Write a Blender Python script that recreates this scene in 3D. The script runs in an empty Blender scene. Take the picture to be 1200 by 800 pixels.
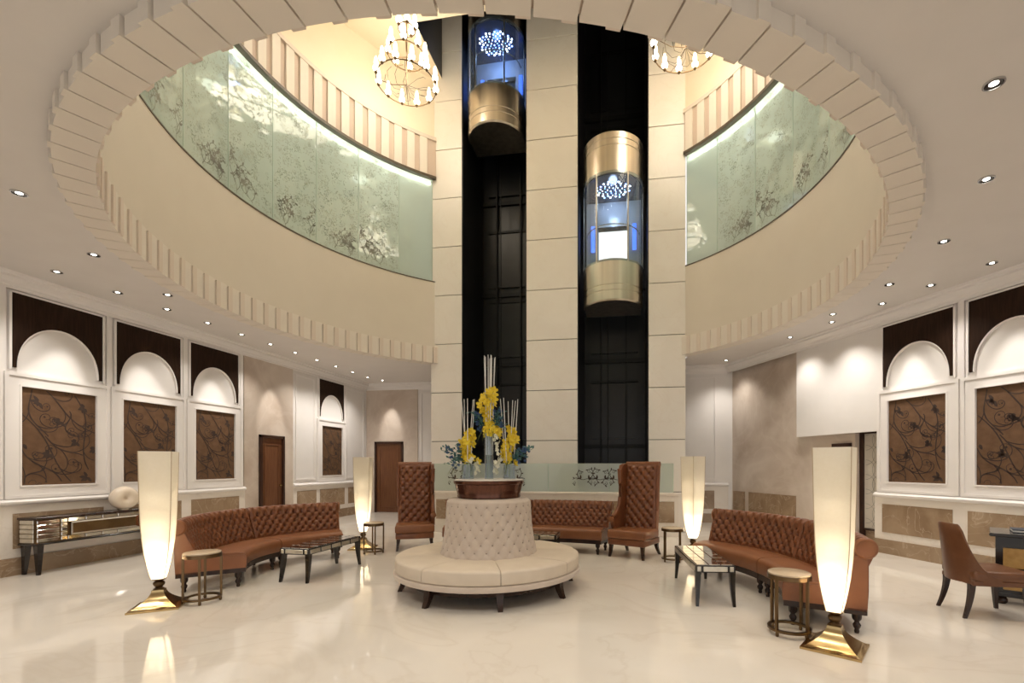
import bpy, bmesh, math, random
from mathutils import Vector, Matrix

# ---------------------------------------------------------------- scene, camera, light
SC = bpy.context.scene
COL = SC.collection
PI = math.pi
PSI = math.atan2(85, 545)                 # room is turned a little against the camera axis

cam_d = bpy.data.cameras.new('camera')
cam = bpy.data.objects.new('camera', cam_d)
COL.objects.link(cam)
cam.location = (0, 0, 1.5)
cam.rotation_euler = (PI / 2, 0, PSI)
cam_d.sensor_width = 36
cam_d.lens = 545 / 1200 * 36
cam_d.shift_x = -50 / 1200
cam_d.shift_y = 145 / 1200
cam_d.clip_start = 0.05
SC.camera = cam

SC.view_settings.view_transform = 'Standard'
SC.view_settings.look = 'None'
SC.view_settings.gamma = 1
SC.view_settings.use_curve_mapping = False
SC.view_settings.exposure = 0.42

W = bpy.data.worlds.new('world')          # even white fill added to brighten the hall, entering where the rear is unbuilt
SC.world = W
W.use_nodes = True
W.node_tree.nodes['Background'].inputs[0].default_value = (1.0, 0.97, 0.95, 1)
W.node_tree.nodes['Background'].inputs[1].default_value = 0.75

DOWNLIGHT_W = 42
WALLWASH_W = 60
CHANDELIER_W = 62
ATRIUM_FILL_W = 125
FLOORLAMP_W = 3.2
ACCENT_W = 75

# ---------------------------------------------------------------- materials
def nt(m):
    m.use_nodes = True
    return m.node_tree

def mat(name, col, rough=0.5, metal=0.0, noise=None, col2=None, bump=0.0, bscale=60, coat=0.0, spec=0.5,
        stretch=(1, 1, 1), trans=0.0, ior=1.45, emit=None, estr=0.0, sheen=0.0):
    m = bpy.data.materials.new(name)
    t = nt(m); b = t.nodes['Principled BSDF']
    b.inputs['Base Color'].default_value = (*col, 1)
    b.inputs['Roughness'].default_value = rough
    b.inputs['Metallic'].default_value = metal
    b.inputs['Coat Weight'].default_value = coat
    b.inputs['Coat Roughness'].default_value = 0.08
    b.inputs['Specular IOR Level'].default_value = spec
    b.inputs['Transmission Weight'].default_value = trans
    b.inputs['IOR'].default_value = ior
    b.inputs['Sheen Weight'].default_value = sheen
    if emit:
        b.inputs['Emission Color'].default_value = (*emit, 1)
        b.inputs['Emission Strength'].default_value = estr
    if noise or bump:
        tc = t.nodes.new('ShaderNodeTexCoord')
        mp = t.nodes.new('ShaderNodeMapping'); mp.inputs['Scale'].default_value = stretch
        t.links.new(tc.outputs['Object'], mp.inputs[0])
    if noise:
        n = t.nodes.new('ShaderNodeTexNoise'); n.inputs['Scale'].default_value = noise
        n.inputs['Detail'].default_value = 6
        r = t.nodes.new('ShaderNodeValToRGB')
        r.color_ramp.elements[0].position = 0.32; r.color_ramp.elements[1].position = 0.68
        r.color_ramp.elements[0].color = (*col, 1)
        r.color_ramp.elements[1].color = (*(col2 or [c * 1.15 for c in col]), 1)
        t.links.new(mp.outputs[0], n.inputs[0]); t.links.new(n.outputs[0], r.inputs[0])
        t.links.new(r.outputs[0], b.inputs['Base Color'])
    if bump:
        n2 = t.nodes.new('ShaderNodeTexNoise'); n2.inputs['Scale'].default_value = bscale
        bp = t.nodes.new('ShaderNodeBump'); bp.inputs['Strength'].default_value = bump
        bp.inputs['Distance'].default_value = 0.01
        t.links.new(mp.outputs[0], n2.inputs[0]); t.links.new(n2.outputs[0], bp.inputs['Height'])
        t.links.new(bp.outputs[0], b.inputs['Normal'])
    return m

def marble(name, base, cloud, vein, rough, scale=1.0, veinw=0.03, spec=0.5, mix=0.6, coat=0.0):
    """clouded stone with thin light or dark veins"""
    m = bpy.data.materials.new(name)
    t = nt(m); b = t.nodes['Principled BSDF']
    b.inputs['Roughness'].default_value = rough
    b.inputs['Specular IOR Level'].default_value = spec
    b.inputs['Coat Weight'].default_value = coat
    b.inputs['Coat Roughness'].default_value = 0.04
    g = t.nodes.new('ShaderNodeNewGeometry')
    mp = t.nodes.new('ShaderNodeMapping'); mp.inputs['Rotation'].default_value = (0.3, 0.5, 0.6)
    t.links.new(g.outputs['Position'], mp.inputs[0])
    n1 = t.nodes.new('ShaderNodeTexNoise'); n1.inputs['Scale'].default_value = 1.1 * scale; n1.inputs['Detail'].default_value = 8
    n1.inputs['Distortion'].default_value = 0.8
    r1 = t.nodes.new('ShaderNodeValToRGB')
    r1.color_ramp.elements[0].position = 0.3; r1.color_ramp.elements[1].position = 0.7
    r1.color_ramp.elements[0].color = (*base, 1); r1.color_ramp.elements[1].color = (*cloud, 1)
    t.links.new(mp.outputs[0], n1.inputs[0]); t.links.new(n1.outputs[0], r1.inputs[0])
    n2 = t.nodes.new('ShaderNodeTexNoise'); n2.inputs['Scale'].default_value = 0.8 * scale; n2.inputs['Detail'].default_value = 5
    n2.inputs['Distortion'].default_value = 2.0
    t.links.new(mp.outputs[0], n2.inputs[0])
    r2 = t.nodes.new('ShaderNodeValToRGB')
    e = r2.color_ramp.elements
    e[0].position = 0.5 - veinw; e[0].color = (0, 0, 0, 1)
    e[1].position = 0.5; e[1].color = (1, 1, 1, 1)
    x = e.new(0.5 + veinw); x.color = (0, 0, 0, 1)
    t.links.new(n2.outputs[0], r2.inputs[0])
    mu = t.nodes.new('ShaderNodeMath'); mu.operation = 'MULTIPLY'; mu.inputs[1].default_value = mix
    t.links.new(r2.outputs[0], mu.inputs[0])
    mx = t.nodes.new('ShaderNodeMix'); mx.data_type = 'RGBA'
    t.links.new(mu.outputs[0], mx.inputs[0]); t.links.new(r1.outputs[0], mx.inputs[6])
    mx.inputs[7].default_value = (*vein, 1)
    t.links.new(mx.outputs[2], b.inputs['Base Color'])
    return m

def emission(name, col, s):
    m = bpy.data.materials.new(name); t = nt(m)
    t.nodes.remove(t.nodes['Principled BSDF'])
    e = t.nodes.new('ShaderNodeEmission'); e.inputs[0].default_value = (*col, 1); e.inputs[1].default_value = s
    t.links.new(e.outputs[0], t.nodes['Material Output'].inputs[0])
    return m

def glass_mix(name, diff, alpha_t, tint, rough=0.05, fres=1.45, trl=0.0):
    """pane: body (diffuse + translucent) mixed with see-through, mirror coat by angle"""
    m = bpy.data.materials.new(name); t = nt(m)
    t.nodes.remove(t.nodes['Principled BSDF'])
    d = t.nodes.new('ShaderNodeBsdfDiffuse'); d.inputs[0].default_value = (*diff, 1)
    tl = t.nodes.new('ShaderNodeBsdfTranslucent'); tl.inputs[0].default_value = (*diff, 1)
    m0 = t.nodes.new('ShaderNodeMixShader'); m0.inputs[0].default_value = trl
    t.links.new(d.outputs[0], m0.inputs[1]); t.links.new(tl.outputs[0], m0.inputs[2])
    tr = t.nodes.new('ShaderNodeBsdfTransparent'); tr.inputs[0].default_value = (*tint, 1)
    m1 = t.nodes.new('ShaderNodeMixShader'); m1.inputs[0].default_value = alpha_t
    t.links.new(m0.outputs[0], m1.inputs[1]); t.links.new(tr.outputs[0], m1.inputs[2])
    g = t.nodes.new('ShaderNodeBsdfGlossy'); g.inputs['Roughness'].default_value = rough
    lw_ = t.nodes.new('ShaderNodeLayerWeight'); lw_.inputs[0].default_value = 0.5
    pw_ = t.nodes.new('ShaderNodeMath'); pw_.operation = 'POWER'; pw_.inputs[1].default_value = 4.0
    f = t.nodes.new('ShaderNodeMath'); f.operation = 'MULTIPLY_ADD'; f.inputs[1].default_value = 0.8
    f.inputs[2].default_value = ((fres - 1) / (fres + 1)) ** 2
    t.links.new(lw_.outputs['Facing'], pw_.inputs[0]); t.links.new(pw_.outputs[0], f.inputs[0])
    m2 = t.nodes.new('ShaderNodeMixShader')
    t.links.new(f.outputs[0], m2.inputs[0]); t.links.new(m1.outputs[0], m2.inputs[1]); t.links.new(g.outputs[0], m2.inputs[2])
    t.links.new(m2.outputs[0], t.nodes['Material Output'].inputs[0])
    return m

M = {}
M['ceiling'] = mat('ceiling_paint', (0.74, 0.695, 0.65), 0.75, noise=3, col2=(0.76, 0.715, 0.67), bump=0.03, bscale=200)
M['wall'] = mat('wall_paint', (0.81, 0.775, 0.74), 0.6, noise=4, col2=(0.83, 0.795, 0.76), bump=0.02, bscale=250)
M['trim'] = mat('trim_paint', (0.84, 0.80, 0.765), 0.45, bump=0.02, bscale=200)
M['fascia'] = mat('fascia_paint', (0.72, 0.65, 0.545), 0.7, noise=2, col2=(0.74, 0.67, 0.565), bump=0.03, bscale=150)
M['block'] = mat('cornice_block', (0.80, 0.73, 0.63), 0.65, noise=3, col2=(0.77, 0.70, 0.61), bump=0.03, bscale=150)
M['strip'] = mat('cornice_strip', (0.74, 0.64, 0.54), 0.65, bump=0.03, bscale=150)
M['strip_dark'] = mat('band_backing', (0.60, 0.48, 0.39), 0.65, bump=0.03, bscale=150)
M['upper'] = mat('upper_wall_paint', (0.86, 0.75, 0.58), 0.7, noise=2, col2=(0.87, 0.77, 0.61))
M['stone'] = marble('core_stone', (0.80, 0.745, 0.67), (0.84, 0.79, 0.72), (0.76, 0.69, 0.60), 0.35, 1.2, 0.02, mix=0.3)
M['joint'] = mat('joint_grey', (0.10, 0.09, 0.08), 0.8, noise=20)
M['floor'] = marble('floor_marble', (0.73, 0.67, 0.585), (0.81, 0.755, 0.675), (0.62, 0.54, 0.44), 0.06, 0.7, 0.03, mix=0.25)
M['marble'] = marble('beige_marble', (0.50, 0.40, 0.32), (0.70, 0.61, 0.52), (0.74, 0.67, 0.59), 0.22, 0.9, 0.04, mix=0.18)
M['cream_marble'] = marble('cream_marble', (0.78, 0.71, 0.63), (0.85, 0.79, 0.72), (0.70, 0.62, 0.54), 0.2, 1.0, 0.02, mix=0.3)
M['brown_marble'] = marble('brown_marble', (0.26, 0.17, 0.10), (0.39, 0.28, 0.18), (0.60, 0.48, 0.36), 0.18, 2.2, 0.018, mix=0.45)
M['wood_dark'] = mat('dark_walnut', (0.018, 0.008, 0.004), 0.6, spec=0.15, noise=6, col2=(0.032, 0.015, 0.008), stretch=(8, 8, 0.6))
M['wood_door'] = mat('door_wood', (0.11, 0.042, 0.018), 0.3, noise=5, col2=(0.17, 0.07, 0.03), stretch=(7, 7, 0.5))
M['door_frame'] = mat('door_casing', (0.035, 0.014, 0.008), 0.35, noise=5, col2=(0.05, 0.02, 0.011), stretch=(7, 7, 0.5))
M['brocade'] = mat('bronze_brocade', (0.115, 0.062, 0.032), 0.6, noise=9, col2=(0.15, 0.083, 0.044), bump=0.25, bscale=300, spec=0.25)
M['vine'] = mat('vine_print', (0.036, 0.021, 0.015), 0.6, noise=12, col2=(0.055, 0.032, 0.022))
M['leather'] = mat('tan_leather', (0.165, 0.054, 0.019), 0.33, noise=7, col2=(0.22, 0.077, 0.029), bump=0.12, bscale=220, coat=0.15)
M['leather_flat'] = mat('tan_leather_seat', (0.222, 0.083, 0.033), 0.36, noise=4, col2=(0.27, 0.106, 0.043), bump=0.08, bscale=220, coat=0.12)
M['button'] = mat('leather_button', (0.10, 0.03, 0.012), 0.4, noise=10)
M['turned'] = mat('turned_wood', (0.022, 0.010, 0.007), 0.25, noise=8, col2=(0.04, 0.018, 0.010))
M['cream_fab'] = mat('cream_upholstery', (0.66, 0.56, 0.44), 0.55, noise=6, col2=(0.70, 0.60, 0.48), bump=0.1, bscale=350)
M['taupe_fab'] = mat('taupe_upholstery', (0.60, 0.50, 0.41), 0.65, noise=6, col2=(0.65, 0.55, 0.46), bump=0.15, bscale=350, sheen=0.2)
M['taupe_btn'] = mat('taupe_button', (0.36, 0.29, 0.24), 0.6, noise=10)
M['brass'] = mat('polished_brass', (0.50, 0.36, 0.17), 0.2, 1.0, noise=3, col2=(0.56, 0.41, 0.20))
M['bronze'] = mat('aged_bronze', (0.13, 0.083, 0.042), 0.3, 1.0, noise=6, col2=(0.18, 0.118, 0.062))
M['champagne'] = mat('champagne_metal', (0.56, 0.50, 0.42), 0.3, 1.0, noise=2.5, col2=(0.72, 0.66, 0.56), stretch=(3, 3, 0.05))
M['copper'] = mat('dark_copper', (0.10, 0.045, 0.03), 0.22, 0.85, noise=5, col2=(0.15, 0.065, 0.042), stretch=(6, 6, 1))
M['black'] = mat('black_lacquer', (0.012, 0.009, 0.008), 0.16, noise=6, col2=(0.02, 0.014, 0.011), coat=0.3)
M['mirror'] = mat('antique_mirror', (0.72, 0.70, 0.66), 0.07, 1.0, noise=5, col2=(0.80, 0.78, 0.73))
M['silver'] = mat('silver_leaf', (0.62, 0.58, 0.50), 0.28, 1.0, noise=12, col2=(0.74, 0.70, 0.61))
M['chrome'] = mat('steel', (0.5, 0.5, 0.5), 0.2, 1.0, noise=4)
M['shaft'] = mat('shaft_black', (0.006, 0.006, 0.007), 0.35, noise=3, col2=(0.010, 0.010, 0.011))
M['shaft_metal'] = mat('shaft_metal', (0.007, 0.007, 0.007), 0.5, 0.3, noise=4)
M['frost'] = glass_mix('frosted_glass', (0.56, 0.635, 0.60), 0.20, (0.76, 0.84, 0.80), 0.03, 1.55, 0.5)
M['pale_glass'] = glass_mix('pale_glass', (0.80, 0.86, 0.81), 0.45, (0.86, 0.93, 0.89), 0.03, 1.45, 0.4)
M['cab_glass'] = glass_mix('cab_glass', (0.3, 0.36, 0.42), 0.90, (0.88, 0.93, 0.96), 0.02, 1.45, 0.0)
M['vase_glass'] = glass_mix('vase_glass', (0.70, 0.78, 0.86), 0.84, (0.90, 0.94, 0.97), 0.02, 1.5, 0.3)
M['etch'] = mat('etched_scroll', (0.15, 0.155, 0.13), 0.5, noise=6, col2=(0.27, 0.27, 0.23))
M['etch_pale'] = mat('etched_scroll_pale', (0.24, 0.27, 0.225), 0.5, noise=6, col2=(0.38, 0.41, 0.35))
M['edge'] = mat('pane_edge', (0.42, 0.52, 0.46), 0.2, noise=5)
M['rail'] = mat('dark_rail', (0.10, 0.075, 0.05), 0.4, noise=5)
M['tabletop'] = mat('beige_stone_top', (0.52, 0.40, 0.27), 0.25, noise=7, col2=(0.62, 0.50, 0.36))
M['burl'] = mat('burl_wood', (0.36, 0.20, 0.055), 0.35, noise=14, col2=(0.50, 0.30, 0.10))
M['chair_leather'] = mat('brown_chair_leather', (0.13, 0.050, 0.020), 0.35, noise=7, col2=(0.17, 0.07, 0.03), bump=0.1, bscale=220)
M['folder'] = mat('slate_folder', (0.045, 0.055, 0.075), 0.5, noise=10)
M['paper'] = mat('paper', (0.75, 0.74, 0.70), 0.7, noise=20)
M['ceramic'] = mat('cream_ceramic', (0.74, 0.62, 0.48), 0.25, noise=8, col2=(0.80, 0.70, 0.57), coat=0.3)
M['yellow'] = mat('yellow_petal', (0.86, 0.60, 0.025), 0.5, noise=30, col2=(0.92, 0.74, 0.07))
M['white_petal'] = mat('white_petal', (0.74, 0.74, 0.56), 0.5, noise=30, col2=(0.85, 0.84, 0.72))
M['blue'] = mat('blue_thistle', (0.03, 0.06, 0.16), 0.6, noise=30, col2=(0.06, 0.12, 0.26))
M['leaf'] = mat('blue_green_leaf', (0.05, 0.14, 0.14), 0.5, noise=15, col2=(0.10, 0.22, 0.20))
M['green'] = mat('green_leaf', (0.16, 0.22, 0.05), 0.5, noise=15, col2=(0.28, 0.33, 0.10))
M['stick'] = mat('white_branch', (0.78, 0.77, 0.74), 0.5, noise=20)
M['screen'] = mat('screen_linen', (0.60, 0.54, 0.46), 0.6, noise=8, col2=(0.64, 0.58, 0.50))
M['stone_top'] = mat('white_stone_disc', (0.80, 0.76, 0.70), 0.3, noise=8)
M['bulb'] = emission('candle_glow', (1.0, 0.80, 0.52), 4.5)
M['cup'] = emission('cup_glow', (1.0, 0.90, 0.72), 8.0)
M['lens'] = emission('downlight_lens', (1.0, 0.93, 0.82), 16.0)
M['cove'] = emission('cove_strip', (1.0, 0.92, 0.78), 30.0)
M['led_blue'] = emission('blue_led', (0.25, 0.45, 1.0), 9.0)
M['led_white'] = emission('white_led', (0.75, 0.85, 1.0), 14.0)
M['blue_light'] = emission('blue_side_light', (0.06, 0.16, 0.9), 2.2)
M['cab_white'] = emission('cab_opening_glow', (1.0, 0.98, 0.94), 1.5)  # emission stands for the lit space seen through the cab's back opening
M['cab_ceiling'] = mat('cab_ceiling', (0.02, 0.03, 0.07), 0.12, 0.3, noise=3)
M['cab_wall'] = mat('cab_wall', (0.34, 0.38, 0.45), 0.3, 0.2, noise=3)

def shade_mat():
    m = bpy.data.materials.new('lamp_shade'); t = nt(m)
    t.nodes.remove(t.nodes['Principled BSDF'])
    tc = t.nodes.new('ShaderNodeTexCoord')
    n = t.nodes.new('ShaderNodeTexNoise'); n.inputs['Scale'].default_value = 40
    t.links.new(tc.outputs['Object'], n.inputs[0])
    r = t.nodes.new('ShaderNodeValToRGB')
    r.color_ramp.elements[0].color = (0.88, 0.82, 0.70, 1); r.color_ramp.elements[1].color = (0.93, 0.88, 0.77, 1)
    t.links.new(n.outputs[0], r.inputs[0])
    d = t.nodes.new('ShaderNodeBsdfDiffuse'); tl = t.nodes.new('ShaderNodeBsdfTranslucent')
    t.links.new(r.outputs[0], d.inputs[0]); t.links.new(r.outputs[0], tl.inputs[0])
    mx = t.nodes.new('ShaderNodeMixShader'); mx.inputs[0].default_value = 0.5
    t.links.new(d.outputs[0], mx.inputs[1]); t.links.new(tl.outputs[0], mx.inputs[2])
    t.links.new(mx.outputs[0], t.nodes['Material Output'].inputs[0])
    return m
M['shade'] = shade_mat()

# ---------------------------------------------------------------- mesh helpers
class MB:
    """collects shapes; build() links them as one mesh object"""
    def __init__(s):
        s.v = []; s.f = []
    def add(s, vs, fs, T=None):
        o = len(s.v)
        s.v += [tuple(T @ Vector(p)) if T else tuple(p) for p in vs]
        s.f += [[i + o for i in f] for f in fs]
        return s
    def box(s, x0, x1, y0, y1, z0, z1, T=None):
        v = [(x, y, z) for z in (z0, z1) for y in (y0, y1) for x in (x0, x1)]
        f = [(0, 2, 3, 1), (4, 5, 7, 6), (0, 1, 5, 4), (2, 6, 7, 3), (0, 4, 6, 2), (1, 3, 7, 5)]
        return s.add(v, f, T)
    def bbox(s, x0, x1, y0, y1, z0, z1, b=0.01, seg=2, T=None):
        """box with rounded edges"""
        bm = bmesh.new()
        bmesh.ops.create_cube(bm, size=1)
        bmesh.ops.scale(bm, vec=(x1 - x0, y1 - y0, z1 - z0), verts=bm.verts)
        bmesh.ops.translate(bm, vec=((x0 + x1) / 2, (y0 + y1) / 2, (z0 + z1) / 2), verts=bm.verts)
        bmesh.ops.bevel(bm, geom=bm.edges[:], offset=b, segments=seg, affect='EDGES', profile=0.5)
        bm.verts.ensure_lookup_table()
        vs = [v.co[:] for v in bm.verts]; fs = [[v.index for v in f.verts] for f in bm.faces]
        bm.free()
        return s.add(vs, fs, T)
    def loft(s, rings, caps=True, closed=True, T=None):
        n = len(rings[0]); vs = [p for r in rings for p in r]; fs = []
        for i in range(len(rings) - 1):
            for j in range(n if closed else n - 1):
                k = (j + 1) % n
                fs.append((i * n + j, i * n + k, (i + 1) * n + k, (i + 1) * n + j))
        if caps:
            fs.append(tuple(range(n))[::-1]); fs.append(tuple((len(rings) - 1) * n + j for j in range(n)))
        return s.add(vs, fs, T)
    def grid(s, fn, nu, nv, wrap=False, T=None):
        vs = [fn(i / nu, j / nv) for i in range(nu + (0 if wrap else 1)) for j in range(nv + 1)]
        fs = []
        for i in range(nu):
            i2 = (i + 1) % nu if wrap else i + 1
            for j in range(nv):
                fs.append((i * (nv + 1) + j, i2 * (nv + 1) + j, i2 * (nv + 1) + j + 1, i * (nv + 1) + j + 1))
        return s.add(vs, fs, T)
    def lathe(s, prof, n=20, T=None, a0=0.0, a1=2 * PI, caps=True):
        full = abs(a1 - a0 - 2 * PI) < 1e-6
        m = n if full else n + 1
        rings = [[(r * math.cos(a0 + (a1 - a0) * k / n), r * math.sin(a0 + (a1 - a0) * k / n), z) for k in range(m)] for r, z in prof]
        return s.loft(rings, caps=caps and full, closed=full, T=T)
    def tube(s, pts, r, n=6, closed=False, T=None):
        P = [Vector(p) for p in pts]; rings = []
        rr = r if isinstance(r, (list, tuple)) else [r] * len(P)
        up = Vector((0, 0, 1))
        for i, p in enumerate(P):
            a = P[i - 1] if (i > 0 or closed) else p
            b = P[(i + 1) % len(P)] if (i < len(P) - 1 or closed) else p
            d = (b - a).normalized()
            x = d.cross(up)
            if x.length < 1e-3: x = d.cross(Vector((0, 1, 0)))
            x.normalize(); y = d.cross(x).normalized()
            rings.append([tuple(p + rr[i] * (math.cos(2 * PI * k / n) * x + math.sin(2 * PI * k / n) * y)) for k in range(n)])
        if closed: rings.append(rings[0])
        return s.loft(rings, caps=not closed, T=T)
    def sector(s, r0, r1, a0, a1, z0, z1, n=2, T=None):
        """solid ring piece"""
        rings = []
        for k in range(n + 1):
            a = a0 + (a1 - a0) * k / n; c, q = math.cos(a), math.sin(a)
            rings.append([(r0 * c, r0 * q, z0), (r1 * c, r1 * q, z0), (r1 * c, r1 * q, z1), (r0 * c, r0 * q, z1)])
        return s.loft(rings, T=T)
    def mesh(s, name, smooth=None):
        me = bpy.data.meshes.new(name)
        me.from_pydata(s.v, [], s.f); me.update()
        bm = bmesh.new(); bm.from_mesh(me)
        bmesh.ops.recalc_face_normals(bm, faces=bm.faces)
        bm.to_mesh(me); bm.free()
        if smooth is not None:
            me.shade_smooth()
            if smooth < 180: me.set_sharp_from_angle(angle=math.radians(smooth))
        return me
    def build(s, name, m, parent=None, smooth=None, loc=None, rot=None):
        return link(name, s.mesh(name, smooth), m, parent, loc, rot)

def link(name, me, m=None, parent=None, loc=None, rot=None):
    o = bpy.data.objects.new(name, me); COL.objects.link(o)
    if m is not None and not me.materials: me.materials.append(M[m])
    if parent: o.parent = parent
    if loc: o.location = loc
    if rot: o.rotation_euler = rot
    return o

def thing(name, label, cat, loc=(0, 0, 0), rz=0.0, group=None):
    o = bpy.data.objects.new(name, None); COL.objects.link(o)
    o.location = loc; o.rotation_euler = (0, 0, rz); o.empty_display_size = 0.1
    return tag(o, label, cat, group)

def tag(o, label, cat, group=None):
    o['label'] = label; o['category'] = cat
    if group: o['group'] = group
    return o

def struct(o, label=None):
    o['kind'] = 'structure'
    if label: o['label'] = label
    return o

def stuff(o):
    o['kind'] = 'stuff'; return o

def copy_tree(o, parent=None):
    c = o.copy(); COL.objects.link(c); c.parent = parent
    for ch in list(o.children): copy_tree(ch, c)
    return c

def R(z): return Matrix.Rotation(z, 4, 'Z')
def Tr(x, y, z): return Matrix.Translation((x, y, z))

# scroll and vine drawing in a flat (u, v) plane -> narrow ribbons and leaves
def ribbon(out, pts, w):
    n = len(pts); ww = w if isinstance(w, (list, tuple)) else [w] * n
    L = []; Q = []
    for i in range(n):
        a = pts[max(i - 1, 0)]; b = pts[min(i + 1, n - 1)]
        dx, dy = b[0] - a[0], b[1] - a[1]; l = math.hypot(dx, dy) or 1
        nx, ny = -dy / l * ww[i] / 2, dx / l * ww[i] / 2
        L.append((pts[i][0] + nx, pts[i][1] + ny)); Q.append((pts[i][0] - nx, pts[i][1] - ny))
    for i in range(n - 1): out.append([L[i], Q[i], Q[i + 1], L[i + 1]])

def leaf2(out, x, y, a, l, w):
    c, s = math.cos(a), math.sin(a)
    q = [(0, 0), (.3 * l, w / 2), (.7 * l, w * .4), (l, 0), (.65 * l, -w * .45), (.25 * l, -w / 2)]
    out.append([(x + c * p - s * r, y + s * p + c * r) for p, r in q])

def curl(out, x, y, a, size, sgn, w, leaves=True, rnd=None):
    pts = []; ww = []; ang = a; px, py = x, y; n = 22
    for i in range(n):
        pts.append((px, py)); ww.append(w * (1 - .6 * i / n))
        st = size * .16 * (1 - .72 * i / n)
        ang += sgn * (.10 + .026 * i)
        px += st * math.cos(ang); py += st * math.sin(ang)
    ribbon(out, pts, ww)
    if leaves:
        for k in (5, 9, 13):
            q = pts[k]; b = math.atan2(pts[k + 1][1] - q[1], pts[k + 1][0] - q[0])
            leaf2(out, q[0], q[1], b - sgn * 1.0, size * .28, size * .13)
    leaf2(out, px, py, ang, size * .12, size * .10)

def stem(p0, p1, amp, ph, n=24):
    dx, dy = p1[0] - p0[0], p1[1] - p0[1]; l = math.hypot(dx, dy); nx, ny = -dy / l, dx / l
    return [(p0[0] + dx * t + nx * amp * math.sin(ph + t * 5.2), p0[1] + dy * t + ny * amp * math.sin(ph + t * 5.2)) for t in [i / n for i in range(n + 1)]]

def clip_polys(polys, u0, u1, v0, v1):
    return [p for p in polys if all(u0 <= q[0] <= u1 and v0 <= q[1] <= v1 for q in p)]

def poly_mesh(name, polys, fn):
    mb = MB()
    for p in polys: mb.add([fn(*q) for q in p], [tuple(range(len(p)))])
    return mb.mesh(name)

# ---------------------------------------------------------------- room shell
ZC = 4.10                       # lobby ceiling
CX, CY = -1.67, 7.06            # atrium centre
RI, RO = 4.68, 4.935            # cornice ring
YC = 10.75                      # face of the elevator core
A_CUT = math.asin((YC - CY) / 4.72)
A0, A1 = PI - A_CUT, 2 * PI + A_CUT        # the atrium wall runs round from one side of the core to the other

fl = MB().box(-8.6, 11.5, -7.0, 14.2, -0.1, 0.0).build('floor', 'floor')
struct(fl, 'polished cream marble floor of the lobby')

# lobby ceiling with the round opening
def ceil_mesh():
    x0, x1, y0, y1 = -8.45, 11.5, -7.0, 14.0
    n = 120; vs = []; fs = []
    for k in range(n):
        a = 2 * PI * k / n; c, s = math.cos(a), math.sin(a)
        t = min(((x1 - CX) / c if c > 0 else (x0 - CX) / c) if abs(c) > 1e-6 else 1e9,
                ((y1 - CY) / s if s > 0 else (y0 - CY) / s) if abs(s) > 1e-6 else 1e9)
        ix, iy = CX + 4.80 * c, CY + 4.80 * s
        if iy > YC - .03: ix, iy = min(max(ix, -4.72), 1.28), 12.6
        vs += [(ix, iy, ZC), (CX + t * c, CY + t * s, ZC)]
    for k in range(n):
        j = (k + 1) % n
        fs.append((2 * k, 2 * k + 1, 2 * j + 1, 2 * j))
    for (x, y) in ((x0, y0), (x1, y0), (x1, y1), (x0, y1)):        # corners
        a = math.atan2(y - CY, x - CX) % (2 * PI); k = int(a / (2 * PI) * n)
        vs.append((x, y, ZC)); fs.append((2 * k + 1, len(vs) - 1, 2 * ((k + 1) % n) + 1))
    return MB().add(vs, fs)
ce = ceil_mesh().build('ceiling', 'ceiling')
struct(ce, 'flat beige lobby ceiling with round atrium opening')

# cornice ring of blocks round the opening
def arc_visible(a):
    a = a % (2 * PI)
    return not (A_CUT + .0 < a < PI - A_CUT)
ring = thing('trim_1', 'ring of stepped cornice blocks round the atrium opening', 'trim', (CX, CY, 0)); del ring['category']; struct(ring)
NB = 114
st = 2 * PI / NB; g = 0.0015
mb = MB()
mb.sector(RI, RO, g, st * .64, 3.98, 4.36, 2); mb.sector(RI, RI + .03, g, st * .64, 4.36, 4.38, 2)
mb.sector(RI, RO + .018, st * .64, st - g, 3.98, 4.36, 1)
bme = mb.mesh('block'); bme.materials.append(M['block'])
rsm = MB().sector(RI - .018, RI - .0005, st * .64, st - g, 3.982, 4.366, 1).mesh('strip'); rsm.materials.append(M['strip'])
for k in range(NB):
    a = k * st
    if arc_visible(a + .9 * st) or arc_visible(a + .1 * st):
        bo = link('block', bme, None, ring, rot=(0, 0, a)); link('strip', rsm, None, bo)
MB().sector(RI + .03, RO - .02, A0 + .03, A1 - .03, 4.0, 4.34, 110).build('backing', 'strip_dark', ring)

# smooth curved fascia of the upper floor
def cyl(r, z0, z1, th, a0=A0, a1=A1, n=110):
    return MB().sector(r, r + th, a0, a1, z0, z1, n)
fa = cyl(4.735, 4.05, 5.96, .10).build('wall_gallery', 'fascia', smooth=40, loc=(CX, CY, 0))
struct(fa, 'smooth curved cream fascia wall above the cornice ring')
lip = cyl(4.725, 5.955, 5.978, .09).build('sill', 'rail', fa, smooth=40)

# corridor behind the etched glass
gf = MB().sector(4.74, 6.9, A0, A1, 5.86, 5.94, 80).build('floor_gallery', 'fascia', loc=(CX, CY, 0)); struct(gf)
gw = cyl(6.9, 5.9, 8.6, .1).build('wall_corridor', 'fascia', loc=(CX, CY, 0)); struct(gw)
gc = MB().sector(4.80, 6.9, A0, A1, 8.50, 8.58, 80).build('ceiling_gallery', 'fascia', loc=(CX, CY, 0)); struct(gc)

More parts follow.
